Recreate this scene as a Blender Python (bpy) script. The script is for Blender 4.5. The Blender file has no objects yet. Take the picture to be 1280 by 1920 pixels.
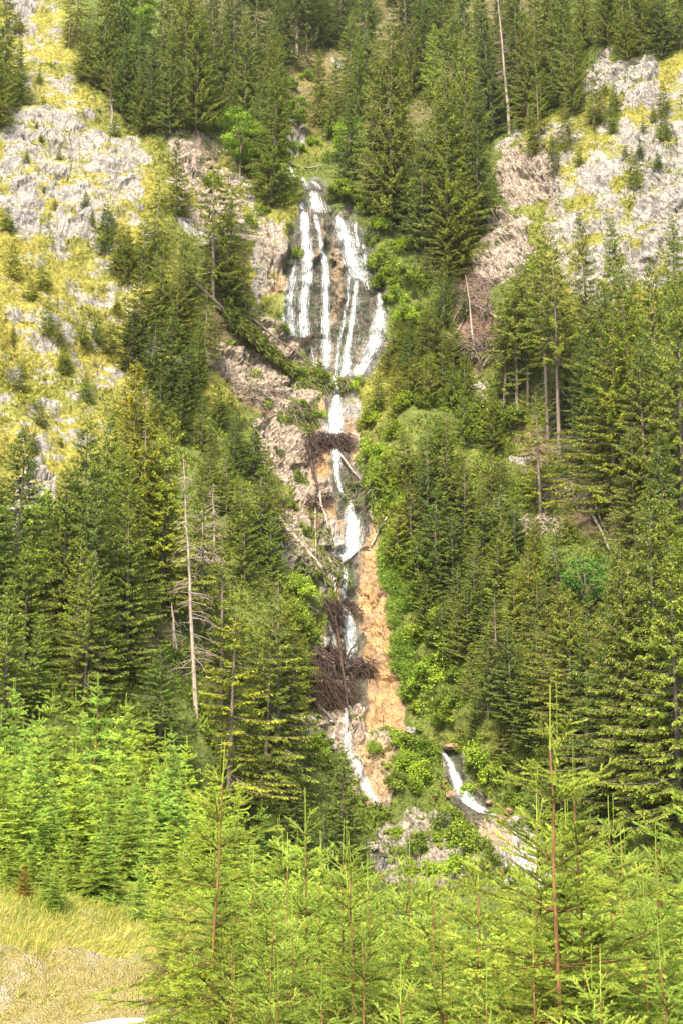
import bpy, math, random
import numpy as np
from mathutils import Vector, Matrix
from mathutils.bvhtree import BVHTree
R = math.radians
C = bpy.context.scene.collection
scene = bpy.context.scene
# ------------------------------------------------------------------ camera, world, sun, exposure
CAMZ = 16.0; PITCH = R(8.8); FPX = 2200.0
cd = bpy.data.cameras.new('camera'); cam = bpy.data.objects.new('camera', cd); C.objects.link(cam)
cam.location = (0, 0, CAMZ); cam.rotation_euler = (R(90) + PITCH, 0, 0)
cd.sensor_fit = 'VERTICAL'; cd.sensor_height = 24.0; cd.lens = 24.0 * FPX / 1920.0
cd.clip_start = 0.1; cd.clip_end = 3000
scene.camera = cam
SUN_EL, SUN_AZ = R(52), R(196)          # azimuth clockwise from +Y: behind the camera, to its left
w = bpy.data.worlds.new('World'); scene.world = w; w.use_nodes = True
nt = w.node_tree; sky = nt.nodes.new('ShaderNodeTexSky'); sky.sky_type = 'NISHITA'; sky.sun_disc = False
sky.sun_elevation = SUN_EL; sky.sun_rotation = SUN_AZ; sky.air_density = 1.0; sky.dust_density = 2.5; sky.ozone_density = 0.6
bg = nt.nodes['Background']; bg.inputs['Strength'].default_value = 0.12
nt.links.new(sky.outputs[0], bg.inputs[0])
sd = bpy.data.lights.new('sun', 'SUN'); sd.energy = 4.3; sd.angle = R(17); sd.color = (1.0, 0.90, 0.73)
sun = bpy.data.objects.new('sun', sd); C.objects.link(sun)
sv = Vector((math.sin(SUN_AZ) * math.cos(SUN_EL), math.cos(SUN_AZ) * math.cos(SUN_EL), math.sin(SUN_EL)))
sun.rotation_euler = sv.to_track_quat('Z', 'Y').to_euler(); sun.location = (0, 0, 300)
vs = scene.view_settings; vs.view_transform = 'Standard'; vs.look = 'None'; vs.exposure = 1.42; vs.gamma = 1.0
scene.render.engine = 'CYCLES'
scene.cycles.max_bounces = 5; scene.cycles.diffuse_bounces = 3; scene.cycles.transparent_max_bounces = 12
scene.cycles.transmission_bounces = 3

# ------------------------------------------------------------------ helpers
def ray(px, py):
    dx = (np.asarray(px, float) - 640) / FPX; dy = (960 - np.asarray(py, float)) / FPX
    return np.stack([dx + 0 * dy, math.cos(PITCH) - dy * math.sin(PITCH) + 0 * dx, math.sin(PITCH) + dy * math.cos(PITCH) + 0 * dx], -1)
def at(px, py, Y):
    d = ray(px, py); return np.array([0, 0, CAMZ]) + d * (np.asarray(Y) / d[..., 1])[..., None]
def project(P):
    q = P - np.array([0, 0, CAMZ]); f = q[..., 1] * math.cos(PITCH) + q[..., 2] * math.sin(PITCH)
    u = -q[..., 1] * math.sin(PITCH) + q[..., 2] * math.cos(PITCH)
    f = np.where(np.abs(f) < .01, .01, f)
    return 640 + FPX * q[..., 0] / f, 960 - FPX * u / f
def _h(i, j, k, s):
    n = (i * 374761393 + j * 668265263 + k * 2147483647 + s * 974634777) & 0xffffffff
    n = ((n ^ (n >> 13)) * 1274126177) & 0xffffffff
    n = ((n ^ (n >> 15)) * 2246822519) & 0xffffffff
    return ((n ^ (n >> 16)) & 0xffffff) / float(0xffffff)
def vnoise(P, s=0):
    i = np.floor(P).astype(np.int64); f = P - i; f = f * f * (3 - 2 * f); r = 0
    for a in (0, 1):
        for b in (0, 1):
            for c in (0, 1):
                wt = (f[:, 0] if a else 1 - f[:, 0]) * (f[:, 1] if b else 1 - f[:, 1]) * (f[:, 2] if c else 1 - f[:, 2])
                r = r + wt * _h(i[:, 0] + a, i[:, 1] + b, i[:, 2] + c, s)
    return r * 2 - 1
def fbm(P, o=4, s=0, g=.5):
    r = 0; a = 1
    for k in range(o): r = r + a * vnoise(P * 2.03 ** k + 17.3 * k, s + k); a *= g
    return r
def ridged(P, o=3, s=0):
    r = 0; a = 1
    for k in range(o): r = r + a * (1 - 2 * np.abs(vnoise(P * 2.1 ** k + 9.1 * k, s + k))); a *= .5
    return r
def cells(P, s=0):
    """random value per Voronoi cell and distance gap to the next cell: blocky fractured stone"""
    i0 = np.floor(P).astype(np.int64); b1 = np.full(len(P), 9.); b2 = np.full(len(P), 9.); v = np.zeros(len(P))
    for a in (-1, 0, 1):
        for b in (-1, 0, 1):
            for c in (-1, 0, 1):
                i = i0[:, 0] + a; j = i0[:, 1] + b; k = i0[:, 2] + c
                d = np.sqrt((i + _h(i, j, k, s) - P[:, 0]) ** 2 + (j + _h(i, j, k, s + 1) - P[:, 1]) ** 2 + (k + _h(i, j, k, s + 2) - P[:, 2]) ** 2)
                n_ = d < b1; b2 = np.where(n_, b1, np.minimum(b2, d)); v = np.where(n_, _h(i, j, k, s + 3), v); b1 = np.where(n_, d, b1)
    return v, b2 - b1
def sst(x, a, b):
    t = np.clip((x - a) / (b - a), 0, 1); return t * t * (3 - 2 * t)
def mesh(name, V, F, mat, smooth=False, attrs=None, parent=None):
    """one mesh object out of numpy arrays; F is (n,3) or (n,4) or a list of such arrays"""
    V = np.asarray(V, np.float32).reshape(-1, 3)
    Fs = F if isinstance(F, list) else [F]
    Fs = [np.asarray(f, np.int32) for f in Fs if len(f)]
    loops = np.concatenate([f.ravel() for f in Fs]); cnt = np.concatenate([np.full(len(f), f.shape[1]) for f in Fs])
    st = np.concatenate([[0], np.cumsum(cnt)[:-1]])
    me = bpy.data.meshes.new(name); me.vertices.add(len(V)); me.vertices.foreach_set('co', V.ravel())
    me.loops.add(len(loops)); me.loops.foreach_set('vertex_index', loops.astype(np.int32))
    me.polygons.add(len(cnt)); me.polygons.foreach_set('loop_start', st.astype(np.int32))
    me.polygons.foreach_set('use_smooth', np.full(len(cnt), smooth))
    me.update(calc_edges=True)
    for an, (kind, arr) in (attrs or {}).items():
        at_ = me.attributes.new(an, kind, 'POINT')
        if kind == 'FLOAT': at_.data.foreach_set('value', np.asarray(arr, np.float32).ravel())
        elif kind == 'FLOAT_COLOR':
            a4 = np.ones((len(V), 4), np.float32); a4[:, :3] = arr; at_.data.foreach_set('color', a4.ravel())
    for m_ in (mat if isinstance(mat, list) else [mat]): me.materials.append(m_)
    o = bpy.data.objects.new(name, me); C.objects.link(o)
    if parent: o.parent = parent
    return o
def tag(o, label=None, cat=None, group=None, kind=None):
    if label: o['label'] = label
    if cat: o['category'] = cat
    if group: o['group'] = group
    if kind: o['kind'] = kind
    return o
def empty(name, loc=(0, 0, 0), rz=0.0):
    o = bpy.data.objects.new(name, None); C.objects.link(o); o.location = loc; o.rotation_euler = (0, 0, rz); o.empty_display_size = .3
    return o
def copy_tree(root):
    r = root.copy(); C.objects.link(r)
    for ch in PARTS[root.name]:
        c = ch.copy(); C.objects.link(c); c.parent = r
    return r
PARTS = {}
def tubes(paths, radii, n=5):
    """paths: list of (k,3) arrays, radii: list of (k,) arrays -> V, F"""
    Vs = []; Fs = []; b = 0
    ang = np.arange(n) * 2 * np.pi / n
    for P, r in zip(paths, radii):
        P = np.asarray(P, float); k = len(P); r = np.broadcast_to(np.asarray(r, float), (k,))
        T = np.gradient(P, axis=0); T /= np.linalg.norm(T, axis=1)[:, None] + 1e-9
        ref = np.where(np.abs(T[:, 2:3]) > .9, np.array([[1., 0, 0]]), np.array([[0, 0, 1.]]))
        A = np.cross(T, ref); A /= np.linalg.norm(A, axis=1)[:, None] + 1e-9; B = np.cross(T, A)
        ring = P[:, None] + r[:, None, None] * (np.cos(ang)[None, :, None] * A[:, None] + np.sin(ang)[None, :, None] * B[:, None])
        Vs.append(ring.reshape(-1, 3))
        i, j = np.meshgrid(np.arange(k - 1), np.arange(n), indexing='ij'); i = i.ravel(); j = j.ravel(); j2 = (j + 1) % n
        Fs.append(np.stack([b + i * n + j, b + i * n + j2, b + (i + 1) * n + j2, b + (i + 1) * n + j], 1)); b += k * n
    return np.concatenate(Vs), np.concatenate(Fs)
def unit(v): return v / (np.linalg.norm(v, axis=-1, keepdims=True) + 1e-9)
def kites(P, D, L, W, N):
    """leaf shaped quads: base P, direction D, length L, width W, rough normal N"""
    D = unit(D); S = unit(np.cross(D, N)); L = np.asarray(L)[:, None]; W = np.asarray(W)[:, None]
    m = P + D * L * .45
    V = np.stack([P, m + S * W * .5, P + D * L, m - S * W * .5], 1).reshape(-1, 3)
    n = len(P); return V, np.arange(4 * n).reshape(n, 4)

# ------------------------------------------------------------------ materials
def newmat(name):
    m = bpy.data.materials.new(name); m.use_nodes = True; t = m.node_tree; t.nodes.clear()
    out = t.nodes.new('ShaderNodeOutputMaterial'); return m, t, out
def N(t, typ, **kw):
    n = t.nodes.new(typ)
    for k, v in kw.items():
        if k.startswith('i_'):
            key = k[2:]; key = int(key) if key.isdigit() else key
            n.inputs[key].default_value = v
        else: setattr(n, k, v)
    return n
def mixc(t, f, a, b, mode='MIX'):
    n = t.nodes.new('ShaderNodeMix'); n.data_type = 'RGBA'; n.blend_type = mode
    for sk, v in ((0, f), (6, a), (7, b)):
        if isinstance(v, bpy.types.NodeSocket): t.links.new(v, n.inputs[sk])
        elif isinstance(v, (int, float)): n.inputs[sk].default_value = v if sk == 0 else (v, v, v, 1)
        else: n.inputs[sk].default_value = (*v, 1)
    return n.outputs[2]
def math_(t, op, a, b=None, c=None, clamp=False):
    n = t.nodes.new('ShaderNodeMath'); n.operation = op; n.use_clamp = clamp
    for k, v in enumerate((a, b, c)):
        if v is None: continue
        if isinstance(v, bpy.types.NodeSocket): t.links.new(v, n.inputs[k])
        else: n.inputs[k].default_value = v
    return n.outputs[0]
def mrange(t, v, a, b, c=0., d=1.):
    n = t.nodes.new('ShaderNodeMapRange'); n.interpolation_type = 'SMOOTHSTEP'; t.links.new(v, n.inputs[0])
    for k, x in zip((1, 2, 3, 4), (a, b, c, d)): n.inputs[k].default_value = x
    return n.outputs[0]
def noise(t, vec, scale, detail=4, rough=.55):
    n = N(t, 'ShaderNodeTexNoise'); n.inputs['Scale'].default_value = scale; n.inputs['Detail'].default_value = detail; n.inputs['Roughness'].default_value = rough
    if vec is not None: t.links.new(vec, n.inputs['Vector'])
    return n.outputs['Fac']
def geo_pos(t, sc=(1, 1, 1)):
    g = N(t, 'ShaderNodeNewGeometry'); m = N(t, 'ShaderNodeMapping'); m.inputs['Scale'].default_value = sc
    t.links.new(g.outputs['Position'], m.inputs['Vector']); return m.outputs[0]
def leaf_mat(name, old, new, var=.35, trans=.3):
    """foliage: colour runs old -> new with the 'age' attribute, each copy shifts a little through object colour"""
    m, t, out = newmat(name)
    a = N(t, 'ShaderNodeAttribute', attribute_name='age'); oi = N(t, 'ShaderNodeObjectInfo')
    c = mixc(t, a.outputs['Fac'], old, new)
    c = mixc(t, 1.0, c, oi.outputs['Color'], 'MULTIPLY')
    tc = N(t, 'ShaderNodeTexCoord'); nz = noise(t, tc.outputs['Object'], 1.3, 3)
    hs = N(t, 'ShaderNodeHueSaturation'); t.links.new(c, hs.inputs['Color'])
    t.links.new(mrange(t, nz, .3, .7, 1 - var, 1 + var), hs.inputs['Value'])
    pb = N(t, 'ShaderNodeBsdfPrincipled'); pb.inputs['Roughness'].default_value = .6; pb.inputs['Specular IOR Level'].default_value = .2
    t.links.new(hs.outputs[0], pb.inputs['Base Color'])
    tr = N(t, 'ShaderNodeBsdfTranslucent'); t.links.new(hs.outputs[0], tr.inputs['Color'])
    mx = N(t, 'ShaderNodeMixShader'); mx.inputs[0].default_value = trans
    t.links.new(pb.outputs[0], mx.inputs[1]); t.links.new(tr.outputs[0], mx.inputs[2]); t.links.new(mx.outputs[0], out.inputs[0])
    return m
def wood_mat(name, a, b, scale=6.):
    m, t, out = newmat(name); tc = N(t, 'ShaderNodeTexCoord'); mp = N(t, 'ShaderNodeMapping'); mp.inputs['Scale'].default_value = (1, 1, .35)
    t.links.new(tc.outputs['Object'], mp.inputs[0]); nz = noise(t, mp.outputs[0], scale, 5, .7)
    c = mixc(t, mrange(t, nz, .35, .65), a, b)
    pb = N(t, 'ShaderNodeBsdfPrincipled'); pb.inputs['Roughness'].default_value = .85; t.links.new(c, pb.inputs['Base Color'])
    bp = N(t, 'ShaderNodeBump'); bp.inputs['Strength'].default_value = .6; bp.inputs['Distance'].default_value = .03; t.links.new(nz, bp.inputs['Height']); t.links.new(bp.outputs[0], pb.inputs['Normal'])
    t.links.new(pb.outputs[0], out.inputs[0]); return m
def flat_mat(name, col, rough=.8, col2=None, scale=20.):
    m, t, out = newmat(name); pb = N(t, 'ShaderNodeBsdfPrincipled'); pb.inputs['Roughness'].default_value = rough
    tc = N(t, 'ShaderNodeTexCoord'); nz = noise(t, tc.outputs['Object'], scale, 4)
    c = mixc(t, mrange(t, nz, .3, .7), col, col2 or tuple(x * .75 for x in col)); t.links.new(c, pb.inputs['Base Color'])
    t.links.new(pb.outputs[0], out.inputs[0]); return m
M = {}
M['needle'] = leaf_mat('spruce_needles', (.085, .12, .018), (.33, .37, .050), .32)
M['young'] = leaf_mat('young_spruce_needles', (.06, .12, .015), (.47, .58, .095), .3, .38)  # older needles darker, deepened further to paint shade between the shoots
M['leaf'] = leaf_mat('broad_leaves', (.11, .17, .025), (.30, .38, .05), .3, .35)
M['cover'] = None
M['bark'] = wood_mat('spruce_bark', (.11, .085, .065), (.24, .19, .15))
M['ybark'] = wood_mat('young_spruce_bark', (.17, .075, .025), (.33, .17, .06), 30)
M['dead'] = wood_mat('weathered_wood', (.22, .17, .13), (.45, .37, .29), 8)
M['debris'] = wood_mat('wet_roots', (.022, .013, .009), (.085, .045, .028), 8)
def terrain_mat():
    m, t, out = newmat('mountain_ground')
    a1 = N(t, 'ShaderNodeAttribute', attribute_name='mask_a'); a2 = N(t, 'ShaderNodeAttribute', attribute_name='mask_b')
    s1 = N(t, 'ShaderNodeSeparateColor'); s2 = N(t, 'ShaderNodeSeparateColor')
    t.links.new(a1.outputs['Color'], s1.inputs[0]); t.links.new(a2.outputs['Color'], s2.inputs[0])
    rock, ochre, wet = s1.outputs; yel, soil, pink = s2.outputs
    P = geo_pos(t); Pv = geo_pos(t, (1, 1, .22)); Pd = geo_pos(t, (1.4, 1.4, .5))
    n1 = noise(t, P, .5, 6, .6); n2 = noise(t, P, 2.2, 6, .7); n3 = noise(t, Pv, 1.1, 5, .65); n4 = noise(t, P, 9, 4, .7)
    vo = N(t, 'ShaderNodeTexVoronoi'); vo.feature = 'DISTANCE_TO_EDGE'; vo.inputs['Scale'].default_value = .42
    wv = N(t, 'ShaderNodeVectorMath', operation='ADD'); nn = N(t, 'ShaderNodeTexNoise'); nn.inputs['Scale'].default_value = .9; nn.inputs['Detail'].default_value = 4
    t.links.new(Pd, nn.inputs['Vector']); t.links.new(Pd, wv.inputs[0]); t.links.new(nn.outputs['Color'], wv.inputs[1]); t.links.new(wv.outputs[0], vo.inputs['Vector'])
    crack = mrange(t, vo.outputs['Distance'], 0.0, .035)
    rc = mixc(t, mrange(t, n1, .35, .62), (.15, .14, .133), (.32, .295, .265))
    rc = mixc(t, mrange(t, n2, .40, .60, 0, .6), rc, (.44, .40, .345))
    rc = mixc(t, mrange(t, n3, .50, .68, 0, .65), rc, (.17, .16, .16))
    rc = mixc(t, math_(t, 'MULTIPLY', pink, .8), rc, mixc(t, mrange(t, n2, .4, .6), (.22, .155, .105), (.42, .335, .25)))
    rc = mixc(t, math_(t, 'MULTIPLY', math_(t, 'SUBTRACT', 1., crack), .6), rc, (.09, .075, .055))
    oc = mixc(t, mrange(t, n2, .35, .65), (.34, .20, .085), (.56, .37, .18)); oc = mixc(t, mrange(t, n1, .42, .62, 0, .8), oc, (.32, .22, .15)); oc = mixc(t, mrange(t, n3, .52, .66, 0, .8), oc, (.26, .16, .09)); oc = mixc(t, mrange(t, n4, .56, .66, 0, .8), oc, (.13, .08, .04)); oc = mixc(t, mrange(t, n2, .56, .64, 0, .7), oc, (.11, .12, .03))
    rc = mixc(t, ochre, rc, oc)
    wc = mixc(t, mrange(t, n3, .38, .62), (.014, .022, .007), (.055, .046, .024)); wc = mixc(t, mrange(t, n2, .52, .68, 0, .7), wc, (.20, .12, .075)); wc = mixc(t, mrange(t, n1, .5, .62, 0, .6), wc, (.045, .075, .015))
    rc = mixc(t, wet, rc, wc)
    gc = mixc(t, mrange(t, n2, .35, .65), (.075, .10, .020), (.15, .18, .032))
    yc = mixc(t, mrange(t, n2, .33, .67), (.18, .17, .028), (.38, .33, .050)); yc = mixc(t, mrange(t, n1, .52, .66, 0, .5), yc, (.13, .125, .03))  # dark brown patches paint shadows into the yellow moss colour
    gc = mixc(t, yel, gc, yc)
    sc = mixc(t, mrange(t, n2, .35, .65), (.065, .038, .026), (.21, .13, .09)); sc = mixc(t, mrange(t, n4, .52, .66, 0, .6), sc, (.36, .25, .19))
    gc = mixc(t, soil, gc, sc)
    e = math_(t, 'ADD', rock, math_(t, 'MULTIPLY', math_(t, 'SUBTRACT', n2, .5), .9)); e = math_(t, 'ADD', e, math_(t, 'MULTIPLY', math_(t, 'SUBTRACT', n4, .5), .5))
    f = mrange(t, e, .42, .58)
    col = mixc(t, f, gc, rc); col = mixc(t, mrange(t, n4, .3, .5, .25, 0), col, (.03, .03, .015))
    pb = N(t, 'ShaderNodeBsdfPrincipled'); t.links.new(col, pb.inputs['Base Color'])
    t.links.new(math_(t, 'MULTIPLY_ADD', wet, -.2, .9), pb.inputs['Roughness']); pb.inputs['Specular IOR Level'].default_value = .35
    h = math_(t, 'ADD', math_(t, 'MULTIPLY', n2, 1.2), math_(t, 'MULTIPLY', crack, .35)); h = math_(t, 'ADD', h, math_(t, 'MULTIPLY', n4, .4)); h = math_(t, 'ADD', h, math_(t, 'MULTIPLY', n3, .7))
    bp = N(t, 'ShaderNodeBump'); bp.inputs['Strength'].default_value = .9; bp.inputs['Distance'].default_value = .28; t.links.new(h, bp.inputs['Height']); t.links.new(bp.outputs[0], pb.inputs['Normal'])
    t.links.new(pb.outputs[0], out.inputs[0]); return m
M['terrain'] = terrain_mat()
def near_ground_mat():
    m, t, out = newmat('near_ground'); a2 = N(t, 'ShaderNodeAttribute', attribute_name='mask_b'); s = N(t, 'ShaderNodeSeparateColor'); t.links.new(a2.outputs['Color'], s.inputs[0])
    P = geo_pos(t); n1 = noise(t, P, 1.1, 5, .65); n2 = noise(t, P, 7, 5, .7); n3 = noise(t, P, 30, 3, .6)
    g = mixc(t, mrange(t, n1, .35, .65), (.05, .07, .018), (.10, .12, .025))
    d = mixc(t, mrange(t, n2, .35, .65), (.36, .30, .08), (.56, .46, .18)); d = mixc(t, mrange(t, n1, .5, .66), d, (.60, .51, .38)); d = mixc(t, mrange(t, n2, .56, .68, 0, .6), d, (.24, .15, .07)); d = mixc(t, mrange(t, n3, .58, .7, 0, .5), d, (.20, .13, .06))
    c = mixc(t, s.outputs[0], g, d); c = mixc(t, s.outputs[1], c, mixc(t, mrange(t, n3, .3, .7), (.44, .36, .27), (.58, .50, .40)))
    pb = N(t, 'ShaderNodeBsdfPrincipled'); pb.inputs['Roughness'].default_value = .95; t.links.new(c, pb.inputs['Base Color'])
    bp = N(t, 'ShaderNodeBump'); bp.inputs['Distance'].default_value = .2; t.links.new(math_(t, 'ADD', n2, n3), bp.inputs['Height']); t.links.new(bp.outputs[0], pb.inputs['Normal'])
    t.links.new(pb.outputs[0], out.inputs[0]); return m
M['near'] = near_ground_mat()
def cover_mat():
    m, t, out = newmat('low_vegetation'); a = N(t, 'ShaderNodeAttribute', attribute_name='tint')
    pb = N(t, 'ShaderNodeBsdfPrincipled'); pb.inputs['Roughness'].default_value = .7; pb.inputs['Specular IOR Level'].default_value = .15; t.links.new(a.outputs['Color'], pb.inputs['Base Color'])
    tr = N(t, 'ShaderNodeBsdfTranslucent'); t.links.new(a.outputs['Color'], tr.inputs['Color']); mx = N(t, 'ShaderNodeMixShader'); mx.inputs[0].default_value = .3
    t.links.new(pb.outputs[0], mx.inputs[1]); t.links.new(tr.outputs[0], mx.inputs[2]); t.links.new(mx.outputs[0], out.inputs[0]); return m
M['cover'] = cover_mat()
def water_mat():
    m, t, out = newmat('falling_water'); u = N(t, 'ShaderNodeAttribute', attribute_name='flow'); s = N(t, 'ShaderNodeSeparateXYZ'); t.links.new(u.outputs['Vector'], s.inputs[0])
    mp = N(t, 'ShaderNodeMapping'); mp.inputs['Scale'].default_value = (13.0, .5, 1); t.links.new(u.outputs['Vector'], mp.inputs[0])
    n = noise(t, mp.outputs[0], 1.0, 5, .65)
    P = geo_pos(t); n2 = noise(t, P, 3.5, 4, .7)
    d = math_(t, 'ADD', s.outputs[2], math_(t, 'MULTIPLY', math_(t, 'SUBTRACT', n, .5), 3.6)); d = math_(t, 'ADD', d, math_(t, 'MULTIPLY', math_(t, 'SUBTRACT', n2, .5), .8))
    al = mrange(t, d, .25, 1.5, 0, .95)
    pb = N(t, 'ShaderNodeBsdfPrincipled'); pb.inputs['Roughness'].default_value = .5
    t.links.new(mixc(t, mrange(t, n2, .4, .6), (.42, .45, .45), (.80, .82, .83)), pb.inputs['Base Color'])
    tr = N(t, 'ShaderNodeBsdfTransparent'); mx = N(t, 'ShaderNodeMixShader'); t.links.new(al, mx.inputs[0]); t.links.new(tr.outputs[0], mx.inputs[1]); t.links.new(pb.outputs[0], mx.inputs[2]); t.links.new(mx.outputs[0], out.inputs[0])
    return m
M['water'] = water_mat()
# ------------------------------------------------------------------ the mountainside
KN = [  # photo column, photo row, distance in metres: the rough lie of the land
 (-400,1720,62),(-400,1300,72),(-400,900,95),(-400,500,120),(-400,100,155),(-400,-260,195),
 (0,1720,66),(0,1450,72),(0,1250,80),(0,1000,96),(0,800,110),(0,600,126),(0,400,142),(0,200,162),(0,0,186),(0,-260,225),
 (165,1250,84),(280,1150,93),(300,1420,82),(300,950,112),(300,750,130),(300,500,146),(300,300,163),(320,120,188),(300,0,207),(300,-260,250),
 (480,1500,96),(480,1250,108),(480,1000,124),(460,800,137),(450,650,146),(450,450,158),(450,250,178),(470,0,235),(470,-260,290),
 (640,1720,94),(700,1625,105),(640,1500,110),(650,1370,117),(640,1350,119),(650,1200,126),(650,1050,132),(640,900,141),(630,740,151),(630,700,153),(620,550,157),(600,380,162),(590,350,172),(590,300,185),(600,150,212),(600,0,250),(600,-260,310),
 (830,1720,92),(850,1540,108),(850,1400,115),(800,1200,123),(800,1000,130),(790,800,140),(780,600,150),(780,400,168),(780,200,195),(800,0,235),(800,-260,290),
 (1000,1500,106),(960,1340,108),(960,1100,119),(960,900,127),(940,700,143),(930,520,152),(950,350,162),(960,240,172),(980,0,205),(980,-260,250),
 (1150,1500,96),(1150,1200,106),(1150,900,120),(1130,700,134),(1120,500,145),(1120,300,153),(1120,100,168),(1120,-40,182),
 (1280,1500,90),(1280,1200,98),(1280,1000,108),(1280,800,120),(1280,560,137),(1280,400,143),(1280,200,151),(1280,0,168),(1280,-260,200),
 (1700,1720,72),(1700,1300,82),(1700,900,105),(1700,500,128),(1700,100,155),(1700,-260,190)]
KN = np.array(KN, float)
def tps_fit(X, y, lam=.02):
    n = len(X); d = np.linalg.norm(X[:, None] - X[None], axis=2); K = np.where(d > 0, d * d * np.log(d + 1e-12), 0) + lam * np.eye(n)
    Pm = np.c_[np.ones(n), X]; A = np.zeros((n + 3, n + 3)); A[:n, :n] = K; A[:n, n:] = Pm; A[n:, :n] = Pm.T
    return np.linalg.solve(A, np.r_[y, 0, 0, 0])
KX = KN[:, :2] / 1000.; KW = tps_fit(KX, np.log(KN[:, 2]), .002)
def depth(px, py):
    q = np.stack([px, py], -1).reshape(-1, 2) / 1000.; r = np.zeros(len(q))
    for (kx, ky), wgt in zip(KX, KW[:-3]):
        d2 = (q[:, 0] - kx) ** 2 + (q[:, 1] - ky) ** 2; r += wgt * .5 * d2 * np.log(d2 + 1e-12)
    r += KW[-3] + KW[-2] * q[:, 0] + KW[-1] * q[:, 1]; return np.exp(r).reshape(np.shape(px))
def pmask(px, py, poly, fe):
    """1 inside the outline, fading to 0 over fe pixels"""
    P = np.array(poly, float); n = len(P); ins = np.zeros(px.shape, bool); d = np.full(px.shape, 1e9)
    for i in range(n):
        ax, ay = P[i]; bx, by = P[(i + 1) % n]
        cr = ((ay > py) != (by > py)) & (px < (bx - ax) * (py - ay) / ((by - ay) if by != ay else 1e-9) + ax); ins ^= cr
        ex, ey = bx - ax, by - ay; t_ = np.clip(((px - ax) * ex + (py - ay) * ey) / (ex * ex + ey * ey + 1e-9), 0, 1)
        d = np.minimum(d, np.hypot(px - ax - t_ * ex, py - ay - t_ * ey))
    return sst(np.where(ins, d, -d), -fe, fe)
ROCK = [  # strength, feather, outline
 (.63, 14, [(0,215),(60,185),(110,205),(150,240),(200,258),(240,262),(276,300),(272,395),(240,415),(170,425),(150,470),(60,462),(0,425)]),
 (.92, 6, [(345,222),(322,212),(318,300),(345,345),(360,420),(392,400),(385,310),(362,250)]),
 (.55, 14, [(300,260),(420,280),(490,370),(500,470),(440,500),(330,470)]),
 (.90, 10, [(45,860),(95,815),(122,860),(115,930),(70,975),(20,960),(30,900)]),
 (.44, 30, [(0,-60),(110,-60),(160,190),(260,280),(300,560),(430,720),(300,760),(120,860),(0,960)]),
 (.85, 9, [(20,-50),(80,-50),(60,30),(15,40)]),
 (.76, 10, [(375,655),(425,635),(500,672),(560,705),(600,745),(560,800),(470,770),(430,725),(385,695)]),
 (.80, 8, [(475,795),(520,775),(560,810),(592,890),(598,960),(560,960),(520,900),(492,850)]),
 (.90, 7, [(470,585),(515,610),(565,645),(555,690),(505,655)]),
 (.66, 10, [(500,430),(540,440),(545,560),(480,580),(460,520)]),
 (.75, 12, [(500,960),(570,960),(590,1100),(560,1130),(500,1050),(440,1110),(470,1040)]),
 (1.0, 7, [(552,400),(562,372),(590,335),(612,350),(622,400),(660,405),(700,450),(728,555),(732,650),(700,700),(660,725),(600,705),(535,632),(526,520),(548,470)]),
 (1.0, 6, [(612,735),(660,735),(672,790),(668,870),(700,960),(712,1000),(722,975),(716,1050),(700,1090),(738,1140),(752,1290),(770,1375),(690,1372),(600,1365),(575,1260),(572,1180),(600,1120),(590,1000),(575,880),(590,800)]),
 (.92, 8, [(560,1345),(700,1366),(742,1392),(738,1500),(700,1515),(655,1490),(628,1410),(565,1400)]),
 (.86, 8, [(695,1545),(760,1515),(835,1510),(860,1555),(905,1530),(1005,1555),(1025,1680),(900,1670),(700,1665)]),
 (.95, 6, [(815,1400),(850,1400),(880,1460),(925,1520),(880,1540),(840,1500)]),
 (.80, 10, [(1083,215),(1085,135),(1120,98),(1195,88),(1225,110),(1240,190),(1205,200),(1130,175)]),
 (.95, 9, [(928,335),(940,300),(1000,283),(1050,300),(1064,385),(1000,375),(945,385)]),
 (.95, 9, [(905,410),(955,388),(1005,430),(985,520),(940,535),(890,530)]),
 (.66, 16, [(1165,260),(1225,225),(1400,180),(1500,520),(1280,560),(1200,520),(1185,420)]),
 (.52, 12, [(1105,320),(1135,310),(1140,390),(1100,420),(1060,560),(1180,560),(1200,500),(1150,400)]),
 (.48, 20, [(960,220),(1090,230),(1280,120),(1400,60),(1450,560),(1060,560),(1000,420)]),
 (.75, 8, [(935,250),(960,230),(990,240),(960,290),(950,320),(930,290)]),
 (.70, 8, [(850,705),(905,700),(910,735),(850,740)]),(.85, 6, [(950,830),(985,828),(985,858),(945,860)]),

 (.7, 10, [(545,220),(580,225),(570,300),(545,300)]), (.8, 6, [(620,100),(650,105),(645,130),(618,120)])]
OCH = [(1, 12, [(684,1030),(708,990),(722,1040),(712,1085),(742,1140),(758,1290),(774,1378),(686,1376),(690,1270),(662,1200),(660,1100)]),
 (1, 5, [(585,1180),(602,1130),(622,1105),(626,1240),(592,1250)]),(1, 5, [(590,1280),(575,1300),(600,1345),(640,1350),(610,1300)]),
 (1, 4, [(596,838),(622,838),(616,885),(590,885)]),(1, 5, [(618,940),(636,925),(646,990),(632,1020)]),(.8, 5, [(605,740),(622,738),(615,780),(600,790)]),(.7, 6, [(650,780),(670,790),(668,865),(650,850)]),
 (.7, 6, [(616,450),(642,455),(640,560),(628,700),(616,700),(622,600)]),(.6, 4, [(582,410),(592,410),(602,490),(590,520)]),(.7, 6, [(500,530),(528,510),(525,600),(505,590)]),(.7, 5, [(590,650),(605,655),(606,700),(596,700)]),(.7, 5, [(672,660),(682,680),(665,705),(655,700)]),(.6, 5, [(735,620),(720,660),(700,690),(730,670)]),
 (.65, 10, [(660,1400),(742,1400),(738,1500),(680,1500)]),(.5, 10, [(880,1530),(1005,1555),(1010,1620),(900,1600)])]
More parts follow.
